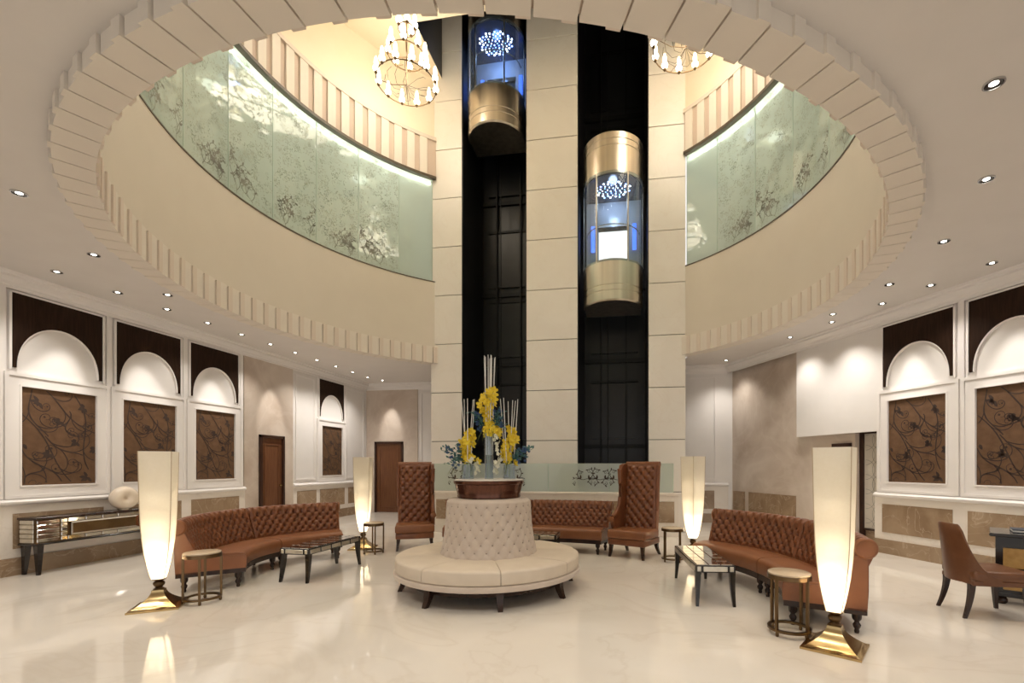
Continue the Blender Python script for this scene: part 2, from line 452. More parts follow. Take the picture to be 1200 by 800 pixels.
# upper band with upright strips
band = thing('trim_2', 'curved band of upright cream strips above the etched glass', 'trim', (CX, CY, 0)); del band['category']; struct(band)
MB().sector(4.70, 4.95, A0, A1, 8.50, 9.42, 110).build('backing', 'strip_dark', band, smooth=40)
MB().sector(4.66, 4.95, A0, A1, 8.44, 8.50, 110).build('lower_edge', 'rail', band, smooth=40)
MB().sector(4.655, 4.95, A0, A1, 9.36, 9.44, 110).build('upper_edge', 'strip', band, smooth=40)
ns = 96; sst = 2 * PI / ns
sme = MB().sector(4.665, 4.71, 0, sst * .58, 8.50, 9.36, 2).mesh('strip'); sme.materials.append(M['block'])
for k in range(ns):
    a = k * sst
    if arc_visible(a) and arc_visible(a + sst * .58): link('strip', sme, None, band, rot=(0, 0, a))

uw = cyl(4.74, 9.40, 10.92, .12).build('wall_dome', 'upper', smooth=40, loc=(CX, CY, 0)); struct(uw, 'curved warm cream wall below the atrium ceiling')

# atrium ceiling with the square hole for the lift core
def rect_with_hole(x0, x1, y0, y1, hx0, hx1, hy0, hy1, z):
    vs = [(x0, y0, z), (x1, y0, z), (x1, y1, z), (x0, y1, z), (hx0, hy0, z), (hx1, hy0, z), (hx1, hy1, z), (hx0, hy1, z)]
    return MB().add(vs, [(0, 1, 5, 4), (1, 2, 6, 5), (2, 3, 7, 6), (3, 0, 4, 7)])
HX0, HX1, HY0 = -4.45, 1.05, 9.30
ac = rect_with_hole(-7, 3.7, 1.8, 12.6, HX0, HX1, HY0, 12.5, 10.9).build('ceiling_atrium', 'upper'); struct(ac, 'warm cream ceiling high above the atrium')
hs = MB()
hs.box(HX0 - .1, HX0, HY0, 12.5, 10.92, 14.2); hs.box(HX1, HX1 + .1, HY0, 12.5, 10.92, 14.2)
hs.box(HX0, HX1, HY0 - .1, HY0, 10.92, 14.2); hs.box(HX0 - .1, HX1 + .1, HY0 - .1, 12.6, 14.2, 14.3)
struct(hs.build('wall_overrun', 'shaft'), 'black lift overrun above the core')

# ---------------------------------------------------------------- elevator core
core = thing('wall_core', 'tall lift core clad in cream stone panels with two black shafts', 'wall', (0, YC, 0)); del core['category']; struct(core)
cols = [(-4.73, -3.95), (-2.35, -1.14), (0.48, 1.29)]
JZ = [0.0, 0.90] + [2.08 + 1.18 * k for k in range(11)]
for (a, b) in cols:
    MB().box(a + .006, b - .006, .03, 1.75, 0, 14.1).build('column', 'joint', core)
    for i in range(len(JZ) - 1):
        MB().bbox(a, b, 0, .5, JZ[i] + .008, JZ[i + 1] - .008, .004, 1).build('panel', 'stone', core)
for (a, b) in ((-3.95, -2.35), (-1.14, 0.48)):
    mid = (a + b) / 2
    MB().box(a, b, 1.65, 1.75, 0, 14.1).build('shaft_wall', 'shaft', core)
    m_ = MB().box(a, a + .02, .02, 1.65, 0, 14.1).box(b - .02, b, .02, 1.65, 0, 14.1)
    m_.build('shaft_lining', 'shaft', core)
    for dx in (-.36, .30):
        MB().box(mid + dx - .02, mid + dx + .02, 1.50, 1.58, 0, 14.1).build('guide_rail', 'shaft_metal', core)
    MB().tube([(mid - .16, 1.2, 0), (mid - .16, 1.2, 14)], .012).build('cable', 'shaft_metal', core)
    for z in (1.95, 4.2, 6.1, 8.6, 10.6):
        MB().box(a + .02, b - .02, 1.58, 1.65, z, z + .10).build('landing_beam', 'shaft_metal', core)
        d_ = MB().box(a + .2, b - .2, 1.58, 1.65, z + .25, z + 1.7)
        d_.build('landing_door', 'shaft', core)
        MB().box(a + .2, b - .2, 1.55, 1.6, z + 1.72, z + 1.78).build('door_header', 'shaft_metal', core)

# ---------------------------------------------------------------- lobby walls
def frame_poly(mb, x0, x1, z0, z1, w, y0, y1):
    """picture-frame border"""
    mb.box(x0, x1, y0, y1, z0, z0 + w); mb.box(x0, x1, y0, y1, z1 - w, z1)
    mb.box(x0, x0 + w, y0, y1, z0 + w, z1 - w); mb.box(x1 - w, x1, y0, y1, z0 + w, z1 - w)

BW = 1.11
def arch_meshes():
    # dark spandrel with the arch cut out (bay-local x 0..BW)
    z0, z1 = 2.84, 3.86; hw = BW / 2 - .055; ht = .64; n = 28
    arc = [(BW / 2 - hw * math.cos(PI * k / n), z0 + ht * math.sin(PI * k / n) ** .92) for k in range(n + 1)]
    out = []
    for k in range(n + 1):
        x, z = arc[k]
        out.append((0 if k == 0 else BW if k == n else x, z1))
    mb = MB(); yf, yb = -.028, 0
    for k in range(n):
        q = [arc[k], arc[k + 1], out[k + 1], out[k]]
        if k == 0: q = [(0, z0), arc[0], arc[1], (arc[1][0], z1), (0, z1)]
        if k == n - 1: q = [arc[n - 1], arc[n], (BW, z0), (BW, z1), (arc[n - 1][0], z1)]
        m = len(q)
        vs = [(x, yf, z) for x, z in q] + [(x, yb, z) for x, z in q]
        mb.add(vs, [tuple(range(m)), tuple(range(m, 2 * m))[::-1]] + [(i, (i + 1) % m, m + (i + 1) % m, m + i) for i in range(m)])
    sp = mb.mesh('arched_panel'); sp.materials.append(M['wood_dark'])
    # white moulding along the arch
    rings = []
    for k in range(n + 1):
        a = PI * k / n; x, z = arc[k]; nx, nz = math.cos(a), -math.sin(a)
        rings.append([(x, -.034, z), (x + .016 * nx, -.03, z + .016 * nz), (x + .016 * nx, 0, z + .016 * nz), (x, 0, z)])
    tr = MB().loft(rings).mesh('arch_moulding'); tr.materials.append(M['trim'])
    f = MB(); frame_poly(f, -.045, BW + .045, 1.08, 2.73, .125, -.045, 0); frame_poly(f, -.085, BW + .085, 1.04, 2.77, .045, -.06, 0)
    frame_poly(f, .075, BW - .075, 1.2, 2.61, .02, -.055, 0)
    fr = f.mesh('panel_frame'); fr.materials.append(M['trim'])
    f = MB(); frame_poly(f, -.03, BW + .03, 2.81, 3.885, .03, -.04, 0)
    f2 = MB().box(-.03, 0, -.04, 0, 2.81, 3.885).box(BW, BW + .03, -.04, 0, 2.81, 3.885).box(-.03, BW + .03, -.04, 0, 3.86, 3.885)
    ar = f2.mesh('arch_border'); ar.materials.append(M['trim'])
    br = MB().box(.09, BW - .09, -.02, 0, 1.22, 2.60).mesh('brocade_panel'); br.materials.append(M['brocade'])
    # vines
    P = []
    rnd = random.Random(4)
    for p0, p1, amp, ph in (((.10, 2.2), (.75, 1.24), .05, .3), ((.3, 2.58), (1.0, 2.0), .05, 1.2), ((.12, 1.75), (.55, 1.24), -.05, .4),
                            ((.16, 2.58), (.36, 1.9), .07, 2.), ((.72, 2.55), (.98, 1.45), .08, .2), ((.36, 1.9), (.82, 1.62), .04, 2.5),
                            ((.14, 1.24), (.34, 1.5), .05, 0), ((.62, 2.3), (.70, 1.95), .06, 1.)):
        s_ = stem(p0, p1, amp, ph); ribbon(P, s_, [.019 - .008 * abs(i / 24 - .5) for i in range(25)])
        for k, sg in ((5, 1), (11, -1), (18, 1)):
            a = math.atan2(s_[k + 1][1] - s_[k][1], s_[k + 1][0] - s_[k][0]) + sg * .3
            curl(P, s_[k][0], s_[k][1], a, rnd.uniform(.2, .34), sg, .014, leaves=False)
    for x, z in ((.55, 2.15), (.42, 1.67), (.86, 2.38), (.13, 1.8), (1.0, 1.75), (.9, 1.32), (.3, 2.4), (.75, 1.85)):
        for k in range(5): leaf2(P, x, z, 2.2 + k * .75 + rnd.uniform(-.2, .2), rnd.uniform(.06, .11), .045)
    P = clip_polys(P, .092, BW - .092, 1.222, 2.598)
    vn = poly_mesh('vine_print', P, lambda u, v: (u, -.0225, v)); vn.materials.append(M['vine'])
    dt = MB().box(.0, BW, -.052, -.02, .36, .84).mesh('dado_tile'); dt.materials.append(M['brown_marble'])
    return dict(arched_panel=sp, arch_moulding=tr, panel_frame=fr, arch_border=ar, brocade_panel=br, vine_print=vn, dado_tile=dt)
AM = arch_meshes()

def bay(wall, x0, tile=True):
    for k in ('arched_panel', 'arch_moulding', 'panel_frame', 'arch_border'):
        link(k, AM[k], None, wall, (x0, 0, 0))
    b = link('brocade_panel', AM['brocade_panel'], None, wall, (x0, 0, 0))
    link('vine_print', AM['vine_print'], None, b)
    if tile: link('dado_tile', AM['dado_tile'], None, wall, (x0, 0, 0))

def dado(wall, x0, x1, rail=True):
    MB().box(x0, x1, -.045, 0, .24, .97).build('dado', 'cream_marble', wall)
    MB().box(x0, x1, -.07, 0, 0, .24).build('skirting', 'brown_marble', wall)
    if rail:
        rings = [[(x, 0, .955), (x, -.055, .955), (x, -.085, .975), (x, -.09, 1.0), (x, -.07, 1.015), (x, -.05, 1.035), (x, 0, 1.04)] for x in (x0, x1)]
        MB().loft(rings).build('chair_rail', 'trim', wall)

def cornice(wall, x0, x1):
    pr = [(0, 3.9), (-.03, 3.9), (-.035, 3.94), (-.06, 3.955), (-.075, 3.985), (-.11, 4.01), (-.15, 4.03), (-.155, 4.06), (-.19, 4.07), (-.20, 4.10), (0, 4.10)]
    MB().loft([[(x, y, z) for y, z in pr] for x in (x0, x1)]).build('cornice', 'trim', wall)

def plain_panel(wall, x0, x1, z0=1.12, z1=3.82):
    f = MB(); frame_poly(f, x0, x1, z0, z1, .03, -.022, 0); frame_poly(f, x0 + .03, x1 - .03, z0 + .03, z1 - .03, .015, -.012, 0)
    f.build('panel_moulding', 'trim', wall)

def door_at(wall, n, x0, x1, zt, label):
    d = thing('door_%d' % n, label, 'door', (0, 0, 0)); del d['category']; struct(d)
    d.matrix_world = wall.matrix_world.copy(); d.location = wall.location; d.rotation_euler = wall.rotation_euler
    f = MB().box(x0, x0 + .06, -.075, 0, 0, zt).box(x1 - .06, x1, -.075, 0, 0, zt).box(x0, x1, -.075, 0, zt - .06, zt)
    f.build('casing', 'door_frame', d)
    MB().box(x0 + .06, x1 - .06, -.03, 0, .005, zt - .06).build('leaf', 'wood_door', d)
    f = MB(); frame_poly(f, x0 + .15, x1 - .15, .15, zt - .2, .03, -.042, -.03)
    f.build('leaf_moulding', 'wood_door', d)
    MB().lathe([(.0, 0), (.025, 0), (.025, .03), (.015, .05), (0, .05)], 10, T=Tr(x1 - .12, -.03, 1.02) @ Matrix.Rotation(PI / 2, 4, 'X')).build('handle', 'brass', d)
    return d

# left wall: local x runs along world +y
wl = MB().box(-7.0, 13.9, 0, .12, 0, ZC).build('wall_left', 'wall', loc=(-8.3, 0, 0), rot=(0, 0, PI / 2)); struct(wl, 'white left wall with arched panels and brocade squares')
for x0 in (3.81, 5.11, 6.42, 7.73, 11.51): bay(wl, x0)
for x in (3.69, 5.01, 6.32, 7.63, 8.93):
    MB().box(x - .04, x + .04, -.03, 0, 1.04, 3.9).build('pilaster', 'trim', wl)
dado(wl, -7, 9.0); dado(wl, 10.5, 13.9)
MB().box(9.0, 9.40, -.03, 0, 0, 3.93).build('marble_slab', 'marble', wl)
MB().box(10.18, 10.5, -.03, 0, 0, 3.93).build('marble_slab', 'marble', wl)
MB().box(9.40, 10.18, -.03, 0, 2.2, 3.93).build('marble_slab', 'marble', wl)
plain_panel(wl, 10.62, 11.36); plain_panel(wl, 12.78, 13.7)
for (a, b) in ((10.62, 11.36), (12.8, 13.5)):
    MB().box(a, b, -.052, -.02, .36, .84).build('dado_tile', 'brown_marble', wl)
cornice(wl, -7, 13.9)
bpy.context.view_layer.update()
door_at(wl, 1, 9.41, 10.17, 2.2, 'tall brown wooden door in the left marble wall')

# back wall behind the core
wb = MB().box(-8.45, 2.0, 0, .12, 0, ZC).build('wall_back', 'wall', loc=(0, 13.9, 0)); struct(wb, 'white back wall beside the lift core')
MB().box(-8.30, -8.01, -.03, 0, 0, 3.93).build('marble_slab', 'marble', wb)
MB().box(-7.03, -6.55, -.03, 0, 0, 3.93).build('marble_slab', 'marble', wb)
MB().box(-8.01, -7.03, -.03, 0, 2.26, 3.93).build('marble_slab', 'marble', wb)
cornice(wb, -8.3, 2.0); dado(wb, -6.5, 2.0); plain_panel(wb, -6.45, -6.0)
bpy.context.view_layer.update()
door_at(wb, 2, -8.0, -7.04, 2.25, 'brown wooden door in the back marble wall')

# back wall right of the core (nearer)
wn = MB().box(0.6, 2.95, 0, .12, 0, ZC).build('wall_niche', 'wall', loc=(0, 12.7, 0)); struct(wn, 'cream panelled wall right of the lift core')
plain_panel(wn, 1.25, 2.3); dado(wn, .6, 2.6); cornice(wn, .6, 2.6)
MB().box(1.5, 2.25, -.052, -.02, .36, .84).build('dado_tile', 'brown_marble', wn)

# angled right wall: local x runs towards the camera
DR = (0.41, -0.912)
RWR = math.atan2(DR[1], DR[0])
wr = MB().box(0, 12.5, 0, .14, 0, ZC).build('wall_right', 'wall', loc=(4.31, 8.9, 0), rot=(0, 0, RWR)); struct(wr, 'angled white right wall with arched panels and brocade squares')
for x0 in (.14, 1.45, 2.76): bay(wr, x0)
for x in (1.35, 2.66, 3.97): MB().box(x - .04, x + .04, -.03, 0, 1.04, 3.9).build('pilaster', 'trim', wr)
dado(wr, 0, 12.5); cornice(wr, -4.15, 12.5)
ws = MB().box(-4.12, -.52, .10, .2, 0, ZC).build('wall_marble', 'marble', loc=(4.31, 8.9, 0), rot=(0, 0, RWR)); struct(ws, 'beige marble wall between niche and hanging bulkhead')
MB().box(-4.05, -3.62, .07, .12, .36, .84).build('dado_tile', 'brown_marble', ws)
MB().box(-3.45, -1.95, .07, .12, .36, .84).build('dado_tile', 'brown_marble', ws)
bh = MB().box(-1.83, 0, 0, .10, 2.10, ZC).build('wall_bulkhead', 'wall', loc=(4.31, 8.9, 0), rot=(0, 0, RWR)); struct(bh, 'plain white bulkhead hanging over the right wall recess')
wrec = MB().box(-.7, .3, .34, .42, 0, ZC).build('wall_recess', 'cream_marble', loc=(4.31, 8.9, 0), rot=(0, 0, RWR)); struct(wrec)
MB().box(-.55, .1, .30, .34, 0, .3).build('skirting', 'brown_marble', wrec)
# patterned screen in the recess
d4 = thing('door_4', 'linen sliding screen printed with interlaced circles', 'door', (4.31, 8.9, 0), RWR); del d4['category']; struct(d4)
MB().box(-.47, .12, .27, .30, .34, 2.08).build('screen_panel', 'screen', d4)
f = MB().box(-.53, -.47, .22, .34, .0, 2.14).box(-.53, .14, .24, .34, 2.08, 2.14).box(-.53, .14, .25, .34, .30, .34); f.build('frame', 'door_frame', d4)
P = []
for i in range(-1, 3):
    for j in range(-1, 8):
        cx, cz = -.44 + .31 * i, .34 + .27 * j
        ribbon(P, [(cx + .18 * math.cos(2 * PI * k / 36), cz + .18 * math.sin(2 * PI * k / 36)) for k in range(37)], .006)
P = clip_polys(P, -.47, .12, .345, 2.075)
link('circle_print', poly_mesh('circle_print', P, lambda u, v: (u, .267, v)), 'etch', d4)
d3 = thing('door_3', 'dark framed doorway in the marble wall under the bulkhead', 'door', (4.31, 8.9, 0), RWR); del d3['category']; struct(d3)
MB().box(-1.0, -.58, .06, .12, 1.86, 1.92).box(-1.0, -.94, .06, .12, 0, 1.9).box(-.64, -.58, .06, .12, 0, 1.9).build('casing', 'door_frame', d3)
MB().box(-.94, -.64, .08, .12, 0, 1.86).build('leaf', 'wood_door', d3)

# low wall with coping in front of the shafts
lw = MB().box(-4.45, 1.05, 9.95, 10.09, 0, .88).box(.91, 1.05, 10.09, 10.74, 0, .88).box(-4.45, -4.31, 10.09, 10.74, 0, .88).build('wall_low', 'cream_marble'); struct(lw, 'low cream marble wall in front of the lift shafts')
MB().bbox(-4.49, 1.09, 9.91, 10.12, .88, .93, .012).build('coping', 'cream_marble', lw)
for k in range(6):
    x = -4.25 + .9 * k
    MB().box(x, x + .72, 9.937, 9.96, .3, .74).build('dado_tile', 'brown_marble', lw)

bal = thing('glass_balustrade', 'pale frosted glass balustrade with scroll pattern on the low cream wall', 'balustrade', (-1.7, 10.0, .93))
SCR = []
rnd = random.Random(9)
def scroll_band(P, x0, x1, zc, size):
    pts = [(x0 + (x1 - x0) * i / 30, zc + .01 * math.sin(i)) for i in range(31)]
    ribbon(P, pts, .012)
    n = max(2, int((x1 - x0) / (size * .75)))
    for k in range(n):
        x = x0 + (x1 - x0) * (k + .5) / n
        for sg in (1, -1):
            curl(P, x, zc, .5 if k % 2 else 2.6, size * rnd.uniform(.8, 1.1), sg * (1 if k % 2 else -1), .016)
        leaf2(P, x, zc, PI / 2, size * .5, size * .2)
np_ = 4; pw = 5.3 / np_
for k in range(np_):
    x0 = -2.65 + k * pw
    p = MB().bbox(x0 + .006, x0 + pw - .006, -.008, .008, 0, .61, .003, 1).build('pane', 'pale_glass', bal)
    MB().box(x0 + pw - .005, x0 + pw + .005, -.012, .012, 0, .61).build('pane_edge', 'edge', bal)
for (a, b) in ((-2.2, -1.75), (-.95, -.6), (.62, 1.5)):
    P = []; scroll_band(P, a, b, .27, .20)
    stuff(link('etched_scroll', poly_mesh('etched_scroll', clip_polys(P, a - .1, b + .1, .02, .59), lambda u, v: (u, -.0095, v)), 'vine', bal))

# ---------------------------------------------------------------- etched glass of the gallery
gs = thing('window_1', 'curved frosted green glass screen etched with floral scrolls above cream fascia', 'window', (CX, CY, 5.98)); del gs['category']; struct(gs)
RG = 4.77; GH = 2.46
d11 = math.radians(11.43)
ga0 = math.radians(139.0)
pane_me = MB().sector(RG, RG + .014, .0012, d11 - .0012, 0, GH, 5).mesh('pane', 30); pane_me.materials.append(M['frost'])
edge_me = MB().sector(RG - .004, RG + .018, -.0012, .0012, 0, GH, 1).mesh('pane_edge'); edge_me.materials.append(M['edge'])
def floral(seed):
    rnd = random.Random(seed); w = RG * d11
    P = []; D = []
    for k in range(190):                       # small curls all over the pane
        x, z = rnd.uniform(.03, w - .03), rnd.uniform(.05, GH - .06)
        curl(P, x, z, rnd.uniform(0, 6.3), rnd.uniform(.06, .12), rnd.choice((1, -1)), .006, leaves=rnd.random() < .6)
        for q in range(2): leaf2(P, x + rnd.uniform(-.06, .06), z + rnd.uniform(-.06, .06), rnd.uniform(0, 6.3), rnd.uniform(.025, .05), .018)
    for k in range(2):                         # fuller flowering stems low down
        x = w * rnd.uniform(.12, .88)
        s_ = stem((x, .04), (x + rnd.uniform(-.35, .35), rnd.uniform(.25, .9)), .06, rnd.uniform(0, 6), 30); ribbon(D, s_, .010)
        for n_, i in enumerate(range(3, 30, 5)):
            sg = 1 if n_ % 2 else -1
            curl(D, s_[i][0], s_[i][1], PI / 2 - sg * .8, rnd.uniform(.16, .28), sg, .013)
        for q in range(6): leaf2(D, s_[-1][0], s_[-1][1], q * 1.05 + rnd.uniform(-.2, .2), rnd.uniform(.05, .08), .035)
    out = []
    for nm, Q, m in (('etched_scroll', P, 'etch_pale'), ('etched_flower', D, 'etch')):
        me = poly_mesh(nm, clip_polys(Q, .012, w - .012, .02, GH - .03), lambda u, v: ((RG - .003) * math.cos(u / RG), (RG - .003) * math.sin(u / RG), v))
        me.materials.append(M[m]); out.append(me)
    return out
FL = [floral(k) for k in (3, 8, 14)]
for k in range(23):
    a = ga0 + k * d11
    p = link('pane', pane_me, None, gs, rot=(0, 0, a))
    for me in FL[k % 3]: stuff(link(me.name.split('.')[0], me, None, p))
    link('pane_edge', edge_me, None, gs, rot=(0, 0, a))
link('pane_edge', edge_me, None, gs, rot=(0, 0, ga0 + 23 * d11))
MB().sector(RG, RG + .014, A0 + .004, ga0 - .0015, 0, GH, 5).build('pane', 'frost', gs, 30)
MB().sector(RG, RG + .014, ga0 + 23 * d11 + .0015, A1 - .004, 0, GH, 5).build('pane', 'frost', gs, 30)
cv = MB().sector(4.84, 4.87, A0 + .01, A1 - .01, 8.37, 8.40, 110).build('cove_light', 'cove', loc=(CX, CY, 0))
tag(cv, 'thin warm strip light along the top of the etched glass', 'strip light')

for k in range(9):                              # unseen fill lights, added to brighten the glass from behind
    a = A0 + (A1 - A0) * (k + .5) / 9
    t = thing('corridor_fill_light', 'added round fill light on the corridor ceiling behind the etched glass', 'fill light', (CX + 5.9 * math.cos(a), CY + 5.9 * math.sin(a), 8.5), 0, 'added fill lights behind the glass')
    MB().lathe([(0, -.05), (.14, -.045), (.16, -.02), (.16, 0), (0, 0)], 16, caps=False).build('diffuser', 'lens', t, 50)
    l = bpy.data.lights.new('corridor_fill_light', 'POINT'); l.energy = 42; l.color = (1.0, .93, .82); l.shadow_soft_size = .12
    o = bpy.data.objects.new('glow', l); COL.objects.link(o); o.parent = t; o.location = (0, 0, -.2)

# ---------------------------------------------------------------- lifts
def lift(name, label, x, z0, back_light, led_n, seed, glow, H2, H3):
    t = thing(name, label, 'elevator', (x, 11.02, z0))
    r = .69; H1 = .92; HD = H1 + (H2 - H1) * .62
    a0, a1 = PI, 2 * PI
    def drum(zs, nm):
        pr = [(0.0, zs[0][1])] + zs + [(0.0, zs[-1][1])]
        return MB().lathe(pr, 28, a0=a0, a1=a1, caps=False).box(-.66, .66, 0, .5, zs[0][1] + .01, zs[-1][1] - .01).build(nm, 'champagne', t, 35)
    drum([(.66, 0), (r, .03), (r, .20), (r - .012, .21), (r - .012, .235), (r, .245), (r, .33), (r - .012, .34), (r - .012, .36), (r, .37), (r, H1)], 'lower_drum')
    drum([(r, H2), (r, H3 - .34), (r - .012, H3 - .33), (r - .012, H3 - .31), (r, H3 - .30), (r, H3 - .2), (r - .012, H3 - .19), (r - .012, H3 - .17), (r, H3 - .16), (r, H3 - .03), (r - .03, H3)], 'upper_drum')
    for (b0, b1) in ((180, 239), (241, 299), (301, 360)):
        MB().sector(r + .004, r + .014, math.radians(b0 + .4), math.radians(b1 - .4), H1 - .05, H2 + .05, 12).build('glass_pane', 'cab_glass', t, 30)
    for b in (182, 240, 300, 358):
        c, s = math.cos(math.radians(b)) * r, math.sin(math.radians(b)) * r
        MB().tube([(c, s, H1), (c, s, H2)], .018, 8).build('mullion', 'champagne', t, 60)
    MB().lathe([(0, H2 - .03), (r - .02, H2 - .03), (r - .02, H2), (0, H2)], 24, a0=a0, a1=a1, caps=False).box(-.65, .65, 0, .5, H2 - .03, H2).build('cab_ceiling', 'cab_ceiling', t)
    MB().lathe([(0, H1 - .02), (r - .02, H1 - .02), (r - .02, H1 + .01), (0, H1 + .01)], 24, a0=a0, a1=a1, caps=False).build('cab_floor', 'cab_wall', t)
    MB().box(-.66, -.36, .44, .5, H1, H2).box(.36, .66, .44, .5, H1, H2).box(-.36, .36, .44, .5, HD, H2).build('back_wall', 'cab_wall', t)
    MB().box(-.36, .36, .46, .5, H1, HD).build('cab_door', back_light, t)
    MB().box(-.37, .37, .42, .47, HD - .02, HD + .08).build('door_header', 'black', t)
    for s in (-1, 1):
        MB().box(s * .50 - .045, s * .50 + .045, .40, .44, H1 + (H2 - H1) * .35, H1 + (H2 - H1) * .68).build('side_light', 'blue_light', t)
    pts = [((r - .09) * math.cos(a0 + (a1 - a0) * k / 20), (r - .09) * math.sin(a0 + (a1 - a0) * k / 20), 1.72) for k in range(21)]
    MB().tube(pts, .015, 6).build('handrail', 'chrome', t, 60)
    l = bpy.data.lights.new('cab_light', 'POINT'); l.energy = glow[1]; l.color = glow[0]; l.shadow_soft_size = .1
    o = bpy.data.objects.new('cab_glow', l); COL.objects.link(o); o.parent = t; o.location = (0, .0, H2 - .3)
    rnd = random.Random(seed); mb = MB(); mb2 = MB()
    for k in range(led_n):
        rr = .42 * math.sqrt((k + .5) / led_n); a = k * 2.39996
        x_, y_ = rr * math.cos(a), rr * math.sin(a) * .8 - .08
        q = .010 if rr < .3 else .02
        (mb if k % 3 else mb2).lathe([(0, H2 - .042), (q, H2 - .042), (q, H2 - .032), (0, H2 - .032)], 6, T=Tr(x_, y_, 0))
    stuff(mb.build('white_leds', 'led_white', t)); stuff(mb2.build('blue_leds', 'led_blue', t))
    return t
lift('glass_lift', 'glass lift cab glowing blue inside, high in the shaft beside the chandelier', -3.15, 9.41, 'shaft_metal', 70, 1, ((.25, .45, 1.0), 14), 2.36, 3.3)
lift('glass_lift', 'glass lift cab with brass drums and a panel made to glow as its lit back opening, midway up its shaft', -.33, 5.15, 'cab_white', 50, 2, ((.7, .82, 1.0), 9), 2.81, 3.75)

# ---------------------------------------------------------------- recessed downlights
dl_ring = MB().lathe([(.062, 0), (.062, -.010), (.052, -.010), (.050, .0)], 20, caps=False).mesh('bezel', 40); dl_ring.materials.append(M['chrome'])
dl_lens = MB().lathe([(0, -.004), (.026, -.004)], 16, caps=False).mesh('lens'); dl_lens.materials.append(M['lens'])
dl_trim = MB().lathe([(.026, -.003), (.048, -.005), (.051, -.009), (.051, -.002)], 16, caps=False).mesh('baffle'); dl_trim.materials.append(M['black'])
def downlight(x, y, label, group, watts, size, blend, aim=None):
    t = thing('downlight', label, 'downlight', (x, y, ZC), 0, group)
    link('bezel', dl_ring, None, t); link('lens', dl_lens, None, t); link('baffle', dl_trim, None, t)
    l = bpy.data.lights.new('downlight_beam', 'SPOT'); l.energy = watts; l.spot_size = math.radians(size); l.spot_blend = blend
    l.color = (1.0, 0.94, 0.87); l.shadow_soft_size = .05
    o = bpy.data.objects.new('beam', l); COL.objects.link(o); o.parent = t; o.location = (0, 0, -.03)
    if aim:                                                 # tilted accent lamp
        l.energy = ACCENT_W; l.spot_size = math.radians(34); l.spot_blend = .75
        o.rotation_euler = (Vector(aim) - Vector((x, y, ZC - .03))).to_track_quat('-Z', 'Y').to_euler()
AIM = {1: (-8.3, 5.60, 2.5), 2: (-8.3, 6.92, 2.5), 4: (-8.3, 8.25, 2.5), 6: (-8.3, 9.78, 2.55)}
for k in range(-1, 11):
    y = 5.14 + .757 * k
    downlight(-7.57, y, 'small recessed downlight in the straight row along the console wall', 'downlights along the console wall', WALLWASH_W * (1.25 if k > 4 else .9), 110, .9, AIM.get(k))
downlight(-7.4, 13.25, 'small recessed downlight just above the back wall door', None, 0, 58, .5, (-7.45, 13.9, 2.6))
for (x, y) in ((5.35, 5.0), (5.0, 5.85), (4.63, 6.77), (4.33, 7.47), (4.05, 8.2), (3.67, 9.11), (3.27, 10.07), (2.42, 12.04)):
    downlight(x, y, 'small recessed downlight in the row along the angled writing desk wall', 'downlights along the writing desk wall', WALLWASH_W * (1.1 if y > 8.5 else .8), 110, .9, {4.05: (4.59, 8.27, 2.5), 4.63: (5.13, 7.08, 2.5)}.get(x))
for a in (-122, -108, -94, -80, -66, -54, -40, -25, -11, 3, 17):
    downlight(CX + 5.4 * math.cos(math.radians(a)), CY + 5.4 * math.sin(math.radians(a)), 'recessed downlight in the arc round the cornice ring, writing desk side', 'downlights round the ring, writing desk side', DOWNLIGHT_W, 120, .8)
for a in (-139.6, -154.9, -169.6):
    downlight(CX + 5.34 * math.cos(math.radians(a)), CY + 5.34 * math.sin(math.radians(a)), 'recessed downlight in the arc round the cornice ring, console side', 'downlights round the ring, console side', DOWNLIGHT_W, 120, .8)

for a in (150, 185, 220, 255, 285, 320, 355, 30):       # added fill lights, out of view high in the atrium ceiling
    x, y = CX + 3.4 * math.cos(math.radians(a)), CY + 3.4 * math.sin(math.radians(a))
    t = thing('downlight', 'added fill light in the high atrium ceiling above the chandeliers', 'downlight', (x, y, 10.9), 0, 'added fill lights in the atrium ceiling')
    link('bezel', dl_ring, None, t); link('lens', dl_lens, None, t); link('baffle', dl_trim, None, t)
    l = bpy.data.lights.new('downlight_beam', 'SPOT'); l.energy = ATRIUM_FILL_W; l.spot_size = math.radians(130); l.spot_blend = 1
    l.color = (1.0, 0.92, 0.82); l.shadow_soft_size = .1
    o = bpy.data.objects.new('beam', l); COL.objects.link(o); o.parent = t; o.location = (0, 0, -.03)

# ---------------------------------------------------------------- tufted upholstery
def tuft(u, v, a, b, p=.55):
    """0 in the creases and buttons of a diamond grid (button pitch 2a by 2b), 1 on the pillows"""
    x = (u / a + v / b) / 2; y = (u / a - v / b) / 2
    fx, fy = x - round(x), y - round(y)
    dimple = 1 - math.exp(-(fx * fx + fy * fy) / .055)
    return .45 * (abs(math.sin(PI * x)) * abs(math.sin(PI * y))) ** (p * .6) + .55 * dimple

def arc3(A, B, C):
    ax, ay = A; bx, by = B; cx, cy = C
    d = 2 * (ax * (by - cy) + bx * (cy - ay) + cx * (ay - by))
    ux = ((ax * ax + ay * ay) * (by - cy) + (bx * bx + by * by) * (cy - ay) + (cx * cx + cy * cy) * (ay - by)) / d
    uy = ((ax * ax + ay * ay) * (cx - bx) + (bx * bx + by * by) * (ax - cx) + (cx * cx + cy * cy) * (bx - ax)) / d
    return (ux, uy), math.hypot(ax - ux, ay - uy)

leg_turn = MB().lathe([(.0, 0), (.018, 0), (.022, .02), (.018, .035), (.03, .055), (.034, .075), (.022, .095), (.02, .105), (.036, .125), (.04, .145), (.04, .185), (0, .185)], 12).mesh('leg', 50)
leg_turn.materials.append(M['turned'])

